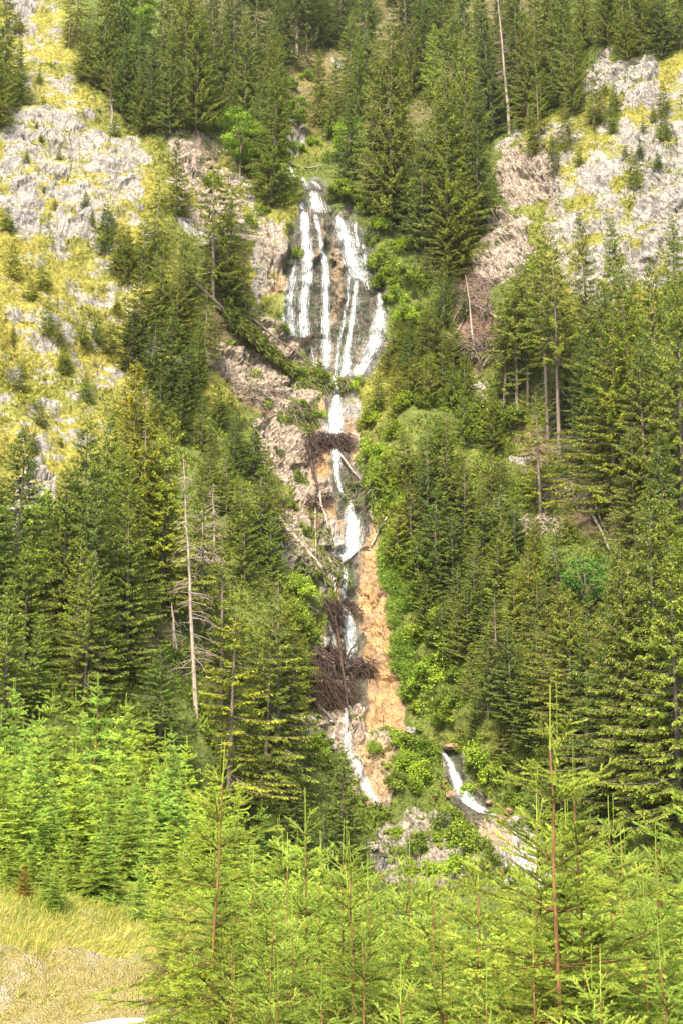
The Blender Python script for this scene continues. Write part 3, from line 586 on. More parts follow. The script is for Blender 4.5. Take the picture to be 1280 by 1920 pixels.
def broad_tree(seed, H=9., r=2.6, clumps=46, leaves=130, ls=.26):
    rs = np.random.RandomState(seed); c = unit(rs.randn(clumps, 3)) * rs.uniform(.35, 1, (clumps, 1)) ** .5 * [r, r, H * .36] + [0, 0, H * .62]; cr = rs.uniform(.2, .34, clumps) * r
    idx = np.repeat(np.arange(clumps), leaves); n = len(idx); d = unit(rs.randn(n, 3) * [1, 1, .55]); P = c[idx] + d * [1, 1, .55] * (cr[idx] * rs.uniform(.3, 1.1, n))[:, None]
    D = unit(d * .5 + rs.randn(n, 3) * .6 + [0, 0, -.3]); Nn = unit([0, 0, 1.] + rs.randn(n, 3) * .45 + d * .3); V, F = kites(P, D, ls * rs.uniform(.6, 1.3, n), ls * .65 * rs.uniform(.6, 1.2, n), Nn)
    age = np.repeat(np.clip(.4 + .3 * d[:, 2] + .2 * rs.randn(n) + .2 * rs.randn(clumps)[idx], 0, 1), 4)  # leaf tone: upper leaves of a clump lighter, with random variation
    pa = [np.array([[0, 0, -.6], [.1, .05, H * .25], [0, .1, H * .5], [.1, 0, H * .85]])]; ra = [[.16, .12, .08, .03]]
    for k in range(0, clumps, 2): zb = min(c[k][2] * .6, H * .6); pa.append(np.array([[.05, .05, zb], c[k] * [.5, .5, 0] + [0, 0, (zb + c[k][2]) / 2], c[k]])); ra.append([.06, .035, .015])
    TV, TF = tubes(pa, ra, 6)
    return [('trunk', TV, TF, M['bark'], True, None), ('crown', V, F, M['leaf'], False, {'age': ('FLOAT', age)})]
PR = {}
PR['n'] = [proto('p', far_spruce(s, 20, 3.1, .05, .38, 9, .60, .14, .46, .092, .95, .08, .72, .34)) for s in (1, 2, 3)]
PR['s'] = [proto('p', far_spruce(s, 20, 2.9, .10, .55, 6, .40, .10, .50, .085, .75, .20, .62, .48)) for s in (4, 5)]
PR['b'] = [proto('p', far_spruce(s, 20, 2.9, .42, .42, 7, .45, .12, .50, .09, .65, .10, .65, .34)) for s in (6, 7)]
PR['f'] = [proto('p', far_spruce(s, 9, 2.5, .02, .34, 9, .12, .14, .36, .10, .12, .04, .88, .20, .14)) for s in (8, 9, 10)]
PR['d'] = [proto('p', far_spruce(s, 20, 2.2, .05, .48, 7, .75, .10, .50, .085, 1.3, .15, .50, .35)) for s in (11, 12)]
PH = {'n': 20., 's': 20., 'b': 20., 'f': 9., 'd': 20.}
TONE = {0: (.60, .74, .80), 1: (.92, .96, .85), 2: (1.18, 1.14, .72), 3: (1.4, 1.45, 1.0)}
TN = {0: 'dark green', 1: 'mid green', 2: 'yellow-green', 3: 'bright green'}
KIND = {'n': 'spruce', 's': 'sparse spruce', 'b': 'bare-stemmed spruce', 'f': 'conical fir', 'd': 'drooping spruce'}
PLACED = []      # px, top, base, world base, thing
# region: (place phrase, [(column, top row, base row, type, tone, width factor)])
REG = {
 'at the upper left edge': [(10,-60,190,'n',1,.8),(34,70,205,'n',1,.9),(-12,20,240,'n',1,1)],
 'above the left cliff': [(130,-20,90,'s',1,1),(160,50,150,'n',1,1),(142,-90,80,'s',2,.9),(190,-60,170,'n',1,1.1),(208,110,222,'b',1,.8),(232,60,215,'n',0,1.15),(225,-80,170,'n',0,1),(262,30,225,'n',0,1),(283,70,245,'n',0,1.1),(300,-40,215,'n',0,1),(318,50,255,'n',1,.9),(262,130,250,'f',1,.9)],
 'left of the gully head': [(332,-70,190,'n',1,1),(350,-90,225,'b',1,1),(367,5,245,'n',1,1.15),(395,-60,200,'n',0,1),(420,25,215,'n',1,.9),(400,110,240,'n',1,1),(440,-40,190,'n',0,1),(461,20,240,'n',1,1.1),(480,-70,170,'n',0,1.1),(436,120,250,'n',1,.8),(500,55,270,'n',1,1),(507,118,388,'n',1,1.25),(487,150,300,'n',0,1.1),(530,-60,120,'n',0,1.2),(557,-60,105,'b',0,1.6),(520,60,210,'n',1,.9)],
 'behind the gully head': [(585,-70,90,'n',0,1.2),(610,-40,85,'n',0,1.2),(600,85,235,'n',2,1.1),(622,105,255,'n',1,1),(640,-90,90,'n',0,1),(655,10,215,'n',1,1),(575,40,140,'s',1,1)],
 'right above the upper falls': [(672,60,230,'n',1,1),(690,-70,180,'n',0,1.1),(706,70,390,'n',1,1.05),(732,32,420,'n',1,1.25),(752,90,330,'n',1,1),(716,120,330,'n',1,1.1),(770,30,190,'n',1,1),(760,-80,160,'n',0,1.2),(790,-40,170,'n',0,1.1),(814,45,190,'n',3,1.1),(838,135,480,'n',1,1.45),(853,8,350,'n',1,1.1),(812,180,400,'n',1,1.1),(875,60,420,'n',1,1),(840,300,520,'n',1,1.1),(868,320,500,'n',1,1.2),(757,300,430,'f',0,.8),(790,240,470,'n',0,1.2),(893,150,440,'n',0,1.1),(655,180,345,'n',0,1),(720,230,400,'n',0,1.1)],
 'in the top right forest': [(830,-90,110,'n',0,1.2),(872,-80,180,'n',0,1.1),(905,-50,230,'n',1,1.1),(925,-20,260,'n',0,1),(968,-60,215,'n',0,1.1),(990,20,235,'n',1,1),(1008,-90,200,'n',1,1),(1035,-60,210,'n',1,1.15),(1062,-40,190,'n',1,1),(1075,40,215,'n',1,.9),(1010,90,260,'s',1,.9),(1090,-80,110,'n',1,1),(1140,-90,80,'n',1,1),(1170,-40,95,'n',1,1),(1205,-60,100,'n',1,1),(1240,-60,110,'n',0,1),(1275,-80,90,'n',1,1)],
 'on the right cliff face': [(1112,140,238,'s',1,.9),(1130,125,235,'s',1,.8),(1060,170,285,'s',1,1.1),(1148,170,250,'n',1,.8),(1190,275,352,'f',2,.9),(1085,275,310,'f',1,1.1),(1245,150,215,'f',1,1),(1040,250,330,'s',1,1),(1175,20,110,'n',1,.8),(1000,200,290,'n',1,.9)],
 'below the right cliff': [(945,520,775,'d',1,1.25),(968,500,790,'b',1,1.2),(988,480,770,'b',1,1.1),(1027,410,830,'b',1,1.0),(1048,430,860,'b',1,1.1),(1070,560,800,'n',0,1.1),(1108,385,720,'n',1,.9),(1165,400,720,'n',1,1.05),(1130,520,800,'n',0,1.1),(1150,585,960,'n',2,1.45),(1195,500,880,'n',1,1.1),(1240,480,900,'n',1,1.2),(1278,500,1000,'n',1,1.15),(1215,640,1010,'n',1,1.2),(1098,640,880,'n',0,1),(1012,735,965,'s',2,1.25),(1255,800,1120,'n',0,1.1),(1190,800,1050,'n',1,1.1)],
 'at the lower right edge': [(1070,1100,1440,'n',1,1.25),(1100,1180,1440,'n',0,1.1),(1180,1010,1560,'n',1,1.35),(1235,920,1480,'n',1,1.2),(1205,1100,1520,'n',1,1.2),(1275,1030,1560,'n',1,1.2),(1140,1200,1500,'n',0,1.2),(1265,930,1250,'n',2,1),(1160,1010,1300,'n',1,1),(1145,1130,1420,'n',1,1)],
 'right of the long falls': [(830,490,610,'f',0,1),(812,560,680,'f',1,1.1),(765,590,650,'f',1,1.3),(735,615,690,'f',1,1.1),(780,650,740,'f',1,1.1),(710,690,760,'f',1,1.2),(745,690,780,'f',2,1),(690,730,800,'f',3,1),(830,640,730,'f',1,1.2),(870,660,760,'f',1,1),(850,600,690,'f',1,1),(800,790,960,'f',0,1),(835,770,960,'f',1,1),(760,800,900,'f',1,1.2),(870,840,1010,'f',1,1),(815,900,1080,'f',0,1.1),(770,880,1010,'f',1,1),(850,960,1110,'f',0,1.1),(905,900,1060,'f',1,1),(940,880,1020,'f',0,1),(785,1000,1130,'f',1,1.1),(745,920,1040,'f',3,1),(890,1020,1160,'f',0,1),(935,1000,1130,'f',1,1.1),(875,1090,1230,'f',1,1),(830,1110,1240,'f',0,1.1),(800,1080,1180,'f',1,1.2),(965,1060,1200,'f',2,1),(990,1010,1150,'f',2,1.1),(1010,1080,1250,'f',1,1),(930,1110,1290,'s',1,1.3),(915,1190,1330,'f',0,1.1),(960,1165,1345,'f',0,1.2),(890,1290,1380,'f',0,1.1),(1000,1240,1390,'f',0,1.1),(1030,1150,1330,'f',1,1),(945,1330,1430,'f',1,1.1),(980,1390,1470,'f',1,1.2),(870,720,830,'f',1,1.1),(925,740,850,'n',1,1.2),(725,830,920,'f',3,1.1),(1045,1000,1150,'f',0,1.1),(1010,1440,1560,'f',0,1.2),(1050,1380,1540,'f',0,1.2),(1110,1400,1560,'n',0,1.1)],
 'on the mossy left slope': [(200,372,470,'f',0,1),(232,420,510,'f',1,1.1),(25,440,520,'f',2,.9),(80,490,545,'f',2,1.2),(88,545,625,'f',1,.8),(35,670,735,'f',1,1.1),(120,640,700,'f',2,1.2),(60,520,560,'f',2,1.3),(110,590,640,'f',2,1),(75,740,800,'f',1,1.2),(15,385,430,'f',2,1.3),(155,590,640,'f',2,1.2),(35,20,60,'f',2,1.5),(215,215,255,'f',1,1.2),(160,690,750,'f',2,1),(65,800,850,'f',1,1)],
 'in the left fir strip': [(262,485,650,'f',1,1),(300,440,600,'n',1,1.1),(330,500,660,'n',1,1.1),(245,560,690,'f',0,1.1),(285,600,740,'f',0,1.1),(322,575,740,'f',0,1.15),(350,640,770,'f',0,1),(205,600,660,'f',1,1.3),(180,580,640,'f',1,1.1),(300,680,790,'f',0,1.1),(340,700,800,'f',0,1.1),(408,700,800,'f',1,1.2),(380,740,840,'f',1,1.2),(440,770,880,'f',0,1),(475,785,900,'f',0,1.1),(490,870,1050,'f',0,1.05),(455,890,1040,'f',1,1),(425,840,960,'f',1,1),(395,830,950,'f',1,1.1),(500,820,930,'f',0,1),(240,690,800,'f',1,1.1),(460,960,1090,'f',1,1.1),(510,960,1080,'f',1,1),(270,400,520,'f',1,1)],
 'left of the upper falls': [(295,300,480,'s',2,.8),(400,265,560,'s',1,1.35),(430,380,580,'n',1,1),(383,535,700,'s',1,1),(405,590,690,'s',1,.8),(345,430,600,'n',1,1.1),(240,420,530,'n',1,1),(435,300,470,'s',1,1),(455,440,600,'s',1,1),(330,250,400,'f',1,.8),(370,600,720,'n',1,1)],
 'in the lower left stand': [(150,780,1200,'n',0,1.35),(190,765,1120,'n',1,1.05),(20,790,1180,'n',0,1.25),(-20,900,1250,'n',0,1.2),(120,870,1200,'n',1,1),(175,900,1260,'n',0,1.2),(245,672,1100,'n',2,1.1),(268,720,1130,'b',2,1.1),(300,770,1140,'n',2,1.1),(225,830,1130,'n',1,1.05),(380,900,1150,'s',1,1.1),(415,1010,1330,'s',1,1.4),(60,1150,1350,'n',1,1),(5,1080,1380,'n',1,1.1)],
 'left of the lower falls': [(428,1150,1520,'s',2,1.45),(520,1065,1510,'d',1,1.6),(495,1120,1490,'d',1,1.1),(548,1180,1500,'d',1,1.1),(640,1390,1620,'f',0,1.15),(470,1320,1560,'n',1,1),(605,1500,1650,'f',0,1),(300,1210,1420,'n',0,1.1),(560,1420,1600,'n',0,1)]}
REG['on the slope beside the upper falls'] = []
GN = {}
WORDS = ['leftmost', 'second', 'third', 'fourth', 'fifth', 'sixth', 'seventh', 'eighth', 'ninth', 'tenth', 'eleventh', 'twelfth', 'thirteenth', 'fourteenth', 'fifteenth', 'sixteenth', 'seventeenth', 'eighteenth', 'nineteenth', 'twentieth', '21st', '22nd', '23rd', '24th', '25th', '26th', '27th', '28th', '29th', '30th']
def lab_rank(items, place_, noun):
    """items: list of dicts with px, tone, type, thing: labels by look, then by order within that look"""
    cls = {}
    for it in items: cls.setdefault(it['look'], []).append(it)
    for look, L in cls.items():
        L.sort(key=lambda d: d['px'])
        for i, it in enumerate(L):
            if len(L) == 1: s = look + ' ' + place_
            elif i == len(L) - 1: s = 'rightmost %s %s' % (look, place_)
            elif i == 0: s = 'leftmost %s %s' % (look, place_)
            else: s = '%s %s from the left %s' % ((WORDS + ['%dth' % q for q in range(31, 80)])[i], look, place_)
            it['thing']['label'] = s
rsT = np.random.RandomState(77)
FILL = {  # region: outline, count, type choices, height range in metres, smallest spacing in px
 'left of the gully head': ([(320,0),(560,0),(560,100),(520,250),(340,215)], 8, 'nnn', (13, 19), 24),
 'in the top right forest': ([(880,0),(1270,0),(1240,90),(1060,110),(1000,210),(900,230)], 8, 'nns', (12, 17), 24),
 'behind the gully head': ([(560,-60),(860,-60),(840,80),(700,60),(560,60)], 12, 'nn', (14, 20), 20),
 'on the right cliff face': ([(960,170),(1270,120),(1270,330),(1100,300),(1000,300)], 15, 'fs', (2.5, 5), 22),
 'below the right cliff': ([(1060,650),(1270,650),(1270,1000),(1100,1000)], 6, 'nn', (12, 20), 30),
 'at the lower right edge': ([(1050,1250),(1290,1250),(1290,1600),(1080,1600)], 7, 'nf', (7, 14), 30),
 'right of the long falls': ([(700,760),(960,740),(1080,900),(1080,1240),(1000,1400),(900,1340),(820,1240),(780,1140),(740,900)], 30, 'fff', (4, 8), 24),
 'on the mossy left slope': ([(0,60),(110,60),(160,240),(200,480),(300,760),(100,850),(0,800)], 24, 'f', (1.0, 2.8), 24),
 'on the slope beside the upper falls': ([(720,540),(840,480),(900,640),(900,760),(700,760),(700,690)], 22, 'fff', (3, 6), 22),
 'in the left fir strip': ([(210,470),(340,450),(380,720),(500,900),(540,1100),(400,960),(280,780)], 12, 'ff', (4, 8), 22),
 'in the lower left stand': ([(0,1150),(330,1180),(560,1350),(400,1400),(200,1380),(0,1380)], 8, 'nf', (8, 13), 30)}
for pl in REG:
    items = list(REG[pl]); items = [(a, b, c, d, e, f, None) for a, b, c, d, e, f in items]
    if pl in FILL:
        poly, cnt, types, hr, sp = FILL[pl]; P = np.array(poly, float); got = 0; tries = 0
        while got < cnt and tries < 600:
            tries += 1; x = rsT.uniform(P[:, 0].min(), P[:, 0].max()); y = rsT.uniform(P[:, 1].min(), P[:, 1].max())
            if pmask(np.array([x]), np.array([y]), poly, 1)[0] < .5: continue
            if any(math.hypot(x - q[0], y - q[2]) < sp for q in items): continue
            items.append((x, None, y, types[rsT.randint(len(types))], int(rsT.choice([0, 1, 1, 2] if 'mossy' not in pl else [1, 2, 2, 2])), 1.0 + .15 * rsT.randn(), rsT.uniform(*hr))); got += 1
    rec = []; group = 'conifers ' + pl
    for px, top, base, ty, tone, wf, hh in items:
        h, nn = hit(px, base)
        if h is None: continue
        if hh is None:
            r_ = ray(px, top); zt = CAMZ + r_[2] / r_[1] * h[1]; hh = max(1.5, zt - h[2] + .3)
        s = hh / PH[ty]; cs = PR[ty]; pr = cs[rsT.randint(len(cs))]
        W = rsT.uniform(.86, 1.18) * wf * (1.0 if ty == 'f' else max(.8, min(1.5, (20. / hh) ** .45)))
        col = np.array(TONE[tone]) * rsT.uniform(.86, 1.14) * (1 + .04 * rsT.randn(3))
        o = place(pr, 'fir_tree' if ty == 'f' else 'spruce_tree', (h[0], h[1], h[2] - .35), rsT.rand() * 6.28, s, col, None, 'tree', group, W, (R(rsT.randn() * 1.2), R(rsT.randn() * 1.2)))
        rec.append(dict(px=px, look=('tall ' if hh > 14 else 'small ' if hh < 4.5 else '') + TN[tone] + ' ' + KIND[ty], thing=o)); PLACED.append((px, base))
    lab_rank(rec, pl, '')
# ------------------------------------------------------------------ broad-leaved bushes and the two leafy trees
PR['bush'] = [proto('p', bush(s)) for s in (21, 22, 23)]
PR['broad'] = [proto('p', broad_tree(s)) for s in (31, 32)]
BG = {
 'around the gully head': [(545,165,1.6,1),(575,150,1.7,3),(590,270,1.4,3),(560,280,1.2,3),(640,255,2.2,3),(655,285,1.8,3),(620,300,1.5,1),(605,180,1.4,3),(520,230,1.8,1),(450,235,2.2,3),(470,290,2.2,3),(440,260,1.8,3),(475,330,1.7,1),(490,400,1.4,1),(530,300,1.3,3)],
 'right of the upper falls': [(640,375,2.0,2),(665,385,2.0,2),(690,400,1.9,1),(715,430,2.0,3),(700,460,1.6,1),(715,500,1.8,2),(745,470,1.9,3),(715,540,1.7,2),(745,520,1.6,1),(740,570,1.7,3),(770,535,2,2),(760,600,1.6,3),(745,400,2.0,1),(625,400,1.0,3),(785,590,1.6,1)],
 'right of the second tier': [(670,725,1.2,3),(700,790,1.6,2),(690,860,1.5,3),(720,870,1.8,3),(720,910,1.6,3),(745,950,1.6,3),(700,900,1.4,1),(770,760,1.7,2),(800,700,1.6,2),(740,820,1.7,2),(800,760,1.5,2),(860,770,2,1),(890,790,2.4,1),(910,830,2.2,3),(930,800,2.4,1),(830,840,1.7,1)],
 'beside the lower falls': [(800,1290,1.5,3),(850,1320,1.5,1),(820,1250,1.5,3),(790,1330,1.2,3),(835,1355,1.3,2),(870,1275,1.4,1),(770,1310,1.1,3),(770,1070,1.7,2),(800,1060,1.6,2),(820,1190,2.0,2),(840,1210,2.0,1),(700,1410,.9,1),(745,1400,1.3,3),(775,1400,1.4,1),(800,1420,1.3,1),(760,1440,1.4,3),(795,1460,1.4,3),(770,1480,1.2,3),(740,1470,1.0,1),(585,1415,1.5,3),(600,1400,1.1,3),(870,1580,1.5,3),(850,1560,1.4,1),(880,1600,1.4,1),(865,1630,1.4,3),(738,1562,.9,3),(785,1590,1.1,1),(825,1580,1.2,3),(768,1640,1.0,3),(745,1600,.8,1),(815,1640,1.1,3),(920,1620,.9,1),(920,1460,1.2,3),(900,1430,1.4,3),(940,1440,1.3,1),(860,1400,1.2,2),(880,1480,.9,3),(965,1500,1.3,1),(720,1440,.7,3),(680,1510,.9,3),(710,1530,.8,2)],
 'in the far left gap': [(85,1000,2.2,3),(95,1040,2.2,3),(70,1080,2,3),(90,1100,2.2,3),(75,1140,2,3),(105,1150,1.8,3),(230,1200,1.2,3),(215,1230,1.3,3),(270,1160,1.1,1),(320,1240,1.2,1)],
 'left of the long falls': [(560,1110,1.3,3),(550,1160,1.5,3),(570,1190,1.2,3),(540,1230,1.4,1),(560,1290,1.1,1),(585,1080,1.1,1),(525,850,1,1),(560,700,1,1),(480,700,.9,2),(530,790,1,1),(560,900,1,1),(540,950,1,1),(600,780,.9,3),(500,760,.9,1),(570,1000,1,1),(560,760,1.2,2),(530,620,1,2),(600,715,1.2,1),(500,350,1.5,2),(555,480,1,3),(400,350,1.5,2),(470,420,1.2,2),(530,380,1.2,2)]}
for pl, L in BG.items():
    rec = []
    for px, py, r_, tone in L:
        h, nn = hit(px, py)
        if h is None: continue
        pr = PR['bush'][rsT.randint(3)]; r_ *= 1.15; col = np.array(TONE[tone]) * rsT.uniform(.8, 1.1)
        o = place(pr, 'bush', (h[0], h[1] + .2, h[2] - .3), rsT.rand() * 6.28, r_ * rsT.uniform(.75, 1.0), col, None, 'bush', 'bushes ' + pl, rsT.uniform(.95, 1.3))
        rec.append(dict(px=px, look=('large ' if r_ > 1.55 else 'small ' if r_ < 1.2 else '') + TN[tone] + ' leafy bush', thing=o))
    lab_rank(rec, pl, '')
for px, top, base, i, col, lab in [(1100,1025,1185,0,(.55,.85,1.05),'blue-green broad-leaved tree with forked pale trunk among firs at the right'),(450,200,330,1,(1.2,1.35,.9),'light green broad-leaved tree left of the gully head'),(655,215,320,0,(1.2,1.4,.9),'bright green broad-leaved tree right of the gully head'),(560,180,250,1,(1.1,1.2,.8),'small leafy tree at the top of the gully'),(265,-20,80,1,(1.3,1.4,.9),'pale leafy tree near the top left edge of the forest')]:
    h, nn = hit(px, base); r_ = ray(px, top); hh = CAMZ + r_[2] / r_[1] * h[1] - h[2]
    place(PR['broad'][i], 'broadleaf_tree', (h[0], h[1], h[2] - .2), 1.3 + px, hh / 9., col, lab, 'tree', None, 1.05)
# ------------------------------------------------------------------ snags, fallen trunks, root tangles, boulders
def mesh_at(name, V, F, mat, smooth=True, attrs=None):
    """top-level mesh with its origin at its own base"""
    V = np.asarray(V, float); o0 = np.array([V[:, 0].mean(), V[:, 1].mean(), V[:, 2].min()])
    o = mesh(name, V - o0, F, mat, smooth, attrs); o.location = o0; return o
def snag(px, top, base, r, label, branches=70, blen=1.6, seed=0, mat='dead', name='dead_tree', lo=.15):
    rs = np.random.RandomState(seed + int(px[0])); h, nn = hit(px[1], base)
    px0 = px[1] if isinstance(px, tuple) else px; px1 = px[0] if isinstance(px, tuple) else px
    T = at(px1, top, h[1] + .3); k = 9; s = np.linspace(0, 1, k)[:, None]; P = h + (T - h) * s + rs.randn(k, 3) * .04; P[0] -= [0, 0, .6]
    V, F = tubes([P], [r * (1.05 - .9 * s[:, 0])], 8); pa = []; ra = []
    for b in range(branches):
        t_ = rs.uniform(lo, .98); a = rs.rand() * 6.28; q = h + (T - h) * t_; l = blen * (1.15 - t_) * rs.uniform(.3, 1.1) + .2; o = np.array([math.cos(a), math.sin(a), rs.uniform(-.55, .1)])
        pts = np.array([q, q + o * l * .5, q + o * l + [0, 0, -.12 * l + .1 * rs.randn()]]); pa.append(pts); ra.append([.03, .02, .008])
        for z in range(3):
            e = pts[1] + (pts[2] - pts[1]) * rs.rand(); pa.append(np.array([e, e + rs.randn(3) * .22 * l])); ra.append([.012, .006])
    o = empty(name, tuple(h)); mesh('trunk', V - h, F, M[mat], True, None, o)
    BV, BF = tubes(pa, ra, 4); mesh('branches', BV - h, BF, M[mat], True, None, o); tag(o, label, 'dead tree'); return o
snag((344, 368), 850, 1335, .18, 'tall pale dead spruce with bare crooked twigs, lower left of the falls', 120, 2.4, 1)
snag((322, 333), 1130, 1250, .26, 'short pale broken snag left of the tall dead spruce', 26, 2.0, 2)
snag((929, 955), -40, 248, .27, 'tall leaning dead spruce on the crag at the top right', 90, 3.6, 3, lo=.3)
snag((400, 402), 905, 1035, .12, 'small grey dead spruce behind the tall dead one', 60, 1.8, 4)
snag((380, 382), 955, 1050, .10, 'smallest grey dead sapling behind the tall dead spruce', 40, 1.4, 5)
snag((204, 211), 122, 224, .13, 'thin pale dead stem on the left cliff edge', 30, .8, 6)
snag((459, 461), 485, 590, .10, 'bare thin pole beside the left landslide', 14, .5, 7)
snag((873, 887), 515, 640, .16, 'pale broken snag leaning over the brown windfall, right of the upper falls', 16, 1.0, 8)
snag((1172, 1192), -30, 78, .10, 'leaning dead stem at the top right edge', 20, 1.2, 9)
snag((1262, 1250), 20, 85, .08, 'short dead stem at the far top right', 14, 1.0, 10)
snag((955, 940), -25, 50, .08, 'thin grey dead stem in the top right forest', 14, 1.0, 12)
def log(p0, p1, r, label, mat='dead', br=10, bl=.6, lift=.35, taper=.5, name='fallen_log', pull=.0):
    a, na = hit(*p0); b, nb = hit(*p1); rs = np.random.RandomState(int(p0[0] * 3 + p0[1])); up = np.array([0, -.75, .5])
    a = a + up * lift; b = b + up * lift; k = 7; s = np.linspace(0, 1, k)[:, None]; P = a + (b - a) * s + rs.randn(k, 3) * .05
    for _ in range(2):                       # lie on the rock, never inside it
        for i in range(k):
            qx, qy = project(P[i]); h, nn = hit(float(qx), float(qy))
            if h is not None and P[i][1] > h[1] - r: P[i] = P[i] + (h + up * lift - P[i])
    pa = [P]; ra = [r * (1 - taper * s[:, 0])]
    for q in range(br):
        t_ = rs.rand(); q0 = P[0] + (P[-1] - P[0]) * t_; d = unit(rs.randn(3) + up * .8); pa.append(np.array([q0, q0 + d * bl * .6, q0 + d * bl * rs.uniform(.7, 1.4) + [0, 0, -.2 * bl]])); ra.append([.035, .02, .008])
    V, F = tubes(pa, ra, 7); o = mesh_at(name, V, F, M[mat]); tag(o, label, 'log'); return o
LOGS = [((573,320),(614,312),.16,'short grey log lying across the stream above the main falls','dead',3),((768,287),(796,289),.14,'short reddish log at the foot of the tall right stand','bark',3),
 ((350,520),(420,590),.16,'long thin trunk pointing down to the left landslide','dead',10),((460,592),(592,692),.16,'trunk lying along the upper rim of the landslide','bark',14),((405,580),(470,612),.13,'second thin trunk beside the landslide','dead',8),
 ((514,966),(604,1068),.34,'thick pale trunk with roots, sloping down to the third tier','dead',14),((578,838),(597,925),.28,'dark standing log below the root tangle of the second tier','debris',6),((597,925),(617,1000),.14,'thin pale log continuing below the dark one','dead',8),
 ((634,852),(678,906),.15,'pale log leaning from the second tier to the right','dead',8),((592,955),(593,1058),.09,'thin upright pole left of the third tier','dead',3),((695,1026),(726,972),.14,'pale forked log right of the third tier','dead',6),((690,1030),(645,1058),.13,'dark log across the foot of the third tier','debris',10),
 ((628,1150),(655,1348),.21,'long dark red trunk hanging down the lower falls','debris',8),((634,1160),(650,1242),.17,'second dark red trunk beside the hanging one','debris',5),((645,1240),(672,1203),.11,'short dark stick poking right from the root pile','debris',2),((655,1255),(664,1292),.10,'thin dark stick under the root pile','debris',2),
 ((574,1303),(632,1358),.15,'pale log sloping to the foot of the long falls','dead',5),((618,1280),(620,1338),.08,'thin dark pole left of the falls foot','debris',3),((598,1250),(601,1318),.08,'thinnest dark pole left of the falls foot','debris',3),((585,1075),(632,1110),.16,'dark log in the green tangle below the third tier','bark',10),
 ((845,612),(882,545),.10,'thin reddish stem in the windfall, leaning right','dead',10),((852,632),(888,570),.09,'second thin stem in the windfall','dead',8),((930,600),(870,570),.09,'stem lying across the windfall','dead',12),((905,690),(935,640),.12,'stem at the lower end of the windfall','dead',6),
 ((1103,958),(1158,1070),.17,'reddish trunk sliding down between the right spruces','dead',10),((1110,940),(1132,1000),.10,'thin twig-covered trunk above the reddish one','dead',12),
 ((1045,760),(1078,818),.09,'dry brown stem under the bare-stemmed spruce','dead',14),((440,745),(520,760),.09,'thin pale stem across the landslide debris','dead',10),((480,720),(560,770),.09,'thin stem down the landslide debris','dead',10),((500,770),(470,735),.08,'short stem in the landslide debris','dead',10),((475,800),(520,860),.08,'thin pale stem on the left slab','dead',4),((570,1140),(600,1150),.08,'white twig on the rocks left of the lower falls','dead',4)]
for p0, p1, r, lab, m_, br in LOGS: log(p0, p1, r, lab, m_, br)
def tangle(px, py, wpx, hpx, n, label, mat='debris', green=0, seed=0, name='root_tangle', cat='root tangle', hang=1.):
    h, nn = hit(px, py); sc = h[1] * 1.03 / FPX; W = wpx * sc; H = hpx * sc; rs = np.random.RandomState(seed + int(px * 3 + py)); pa = []; ra = []; up = np.array([0, -.8, .3]); n = int(n * (1.0 if green else 1.7))
    for i in range(n):
        u, v = rs.uniform(-.5, .5), rs.uniform(-.45, .5); g, g2 = hit(px + u * wpx, py - v * hpx * .7)
        if g is None or abs(g[1] - h[1]) > 3.5: continue
        p = g + up * rs.uniform(.1, .9); d = unit(np.array([rs.randn() * .9, -.4 - .4 * rs.rand(), rs.uniform(-.9, .7) - .25 * hang])); l = rs.uniform(.25, .6) * min(W, H * 1.3) * .8; k = 5; s = np.linspace(0, 1, k)[:, None]
        P = p + d * l * s + np.array([0, 0, -1.]) * (l * .55 * hang) * s ** 2 + np.cumsum(rs.randn(k, 3) * .06 * l, 0) * .6; pa.append(P); ra.append(np.linspace(.055, .014, k) * rs.uniform(.4, 1.6))
    V, F = tubes(pa, ra, 4)
    if not green: o = mesh_at(name, V, F, M[mat]); tag(o, label, cat); return o
    m = green; idx = rs.randint(len(pa), size=m); s = rs.randint(0, 4, m); A = np.array([pa[i][j] for i, j in zip(idx, s)]); B = np.array([pa[i][j + 1] for i, j in zip(idx, s)])
    D = unit(B - A); Q = A + (B - A) * rs.rand(m, 1); KV, KF = kites(Q, D * .7 + rs.randn(m, 3) * .4 + [0, 0, -.7], rs.uniform(.25, .6, m), rs.uniform(.08, .16, m), rs.randn(m, 3))
    e = empty(name, tuple(h)); mesh('branches', V - h, F, M[mat], True, None, e); f = mesh('foliage', KV - h, KF, M['needle'], False, {'age': ('FLOAT', np.repeat(rs.rand(m) * .5, 4))}, e); f.color = (.75, .8, .75, 1); tag(e, label, cat); return e
for a in [(605,828,100,44,170,'dark root tangle damming the second tier'),(592,850,40,50,60,'dark roots hanging left below the second tier dam'),(600,940,50,40,90,'brown root tangle halfway down left of the falls'),(514,955,40,36,70,'root plate at the top of the thick pale trunk'),(632,1135,62,34,110,'brown root tangle lodged above the fourth tier'),(630,1165,34,60,80,'dark roots hanging over the left strand of the fourth tier'),
          (618,1235,62,50,190,'large brown root pile left of the fourth tier foot'),(675,1250,50,42,110,'brown root pile right of the fourth tier foot'),(622,1298,74,90,230,'hanging dark brown roots above the falls foot'),(670,1150,18,30,20,'small hanging root clump right of the fourth tier'),(577,640,20,16,24,'tiny dark snag at the foot of the left strand'),(640,826,50,30,60,'black roots in front of the second tier')]:
    tangle(*a, seed=3)
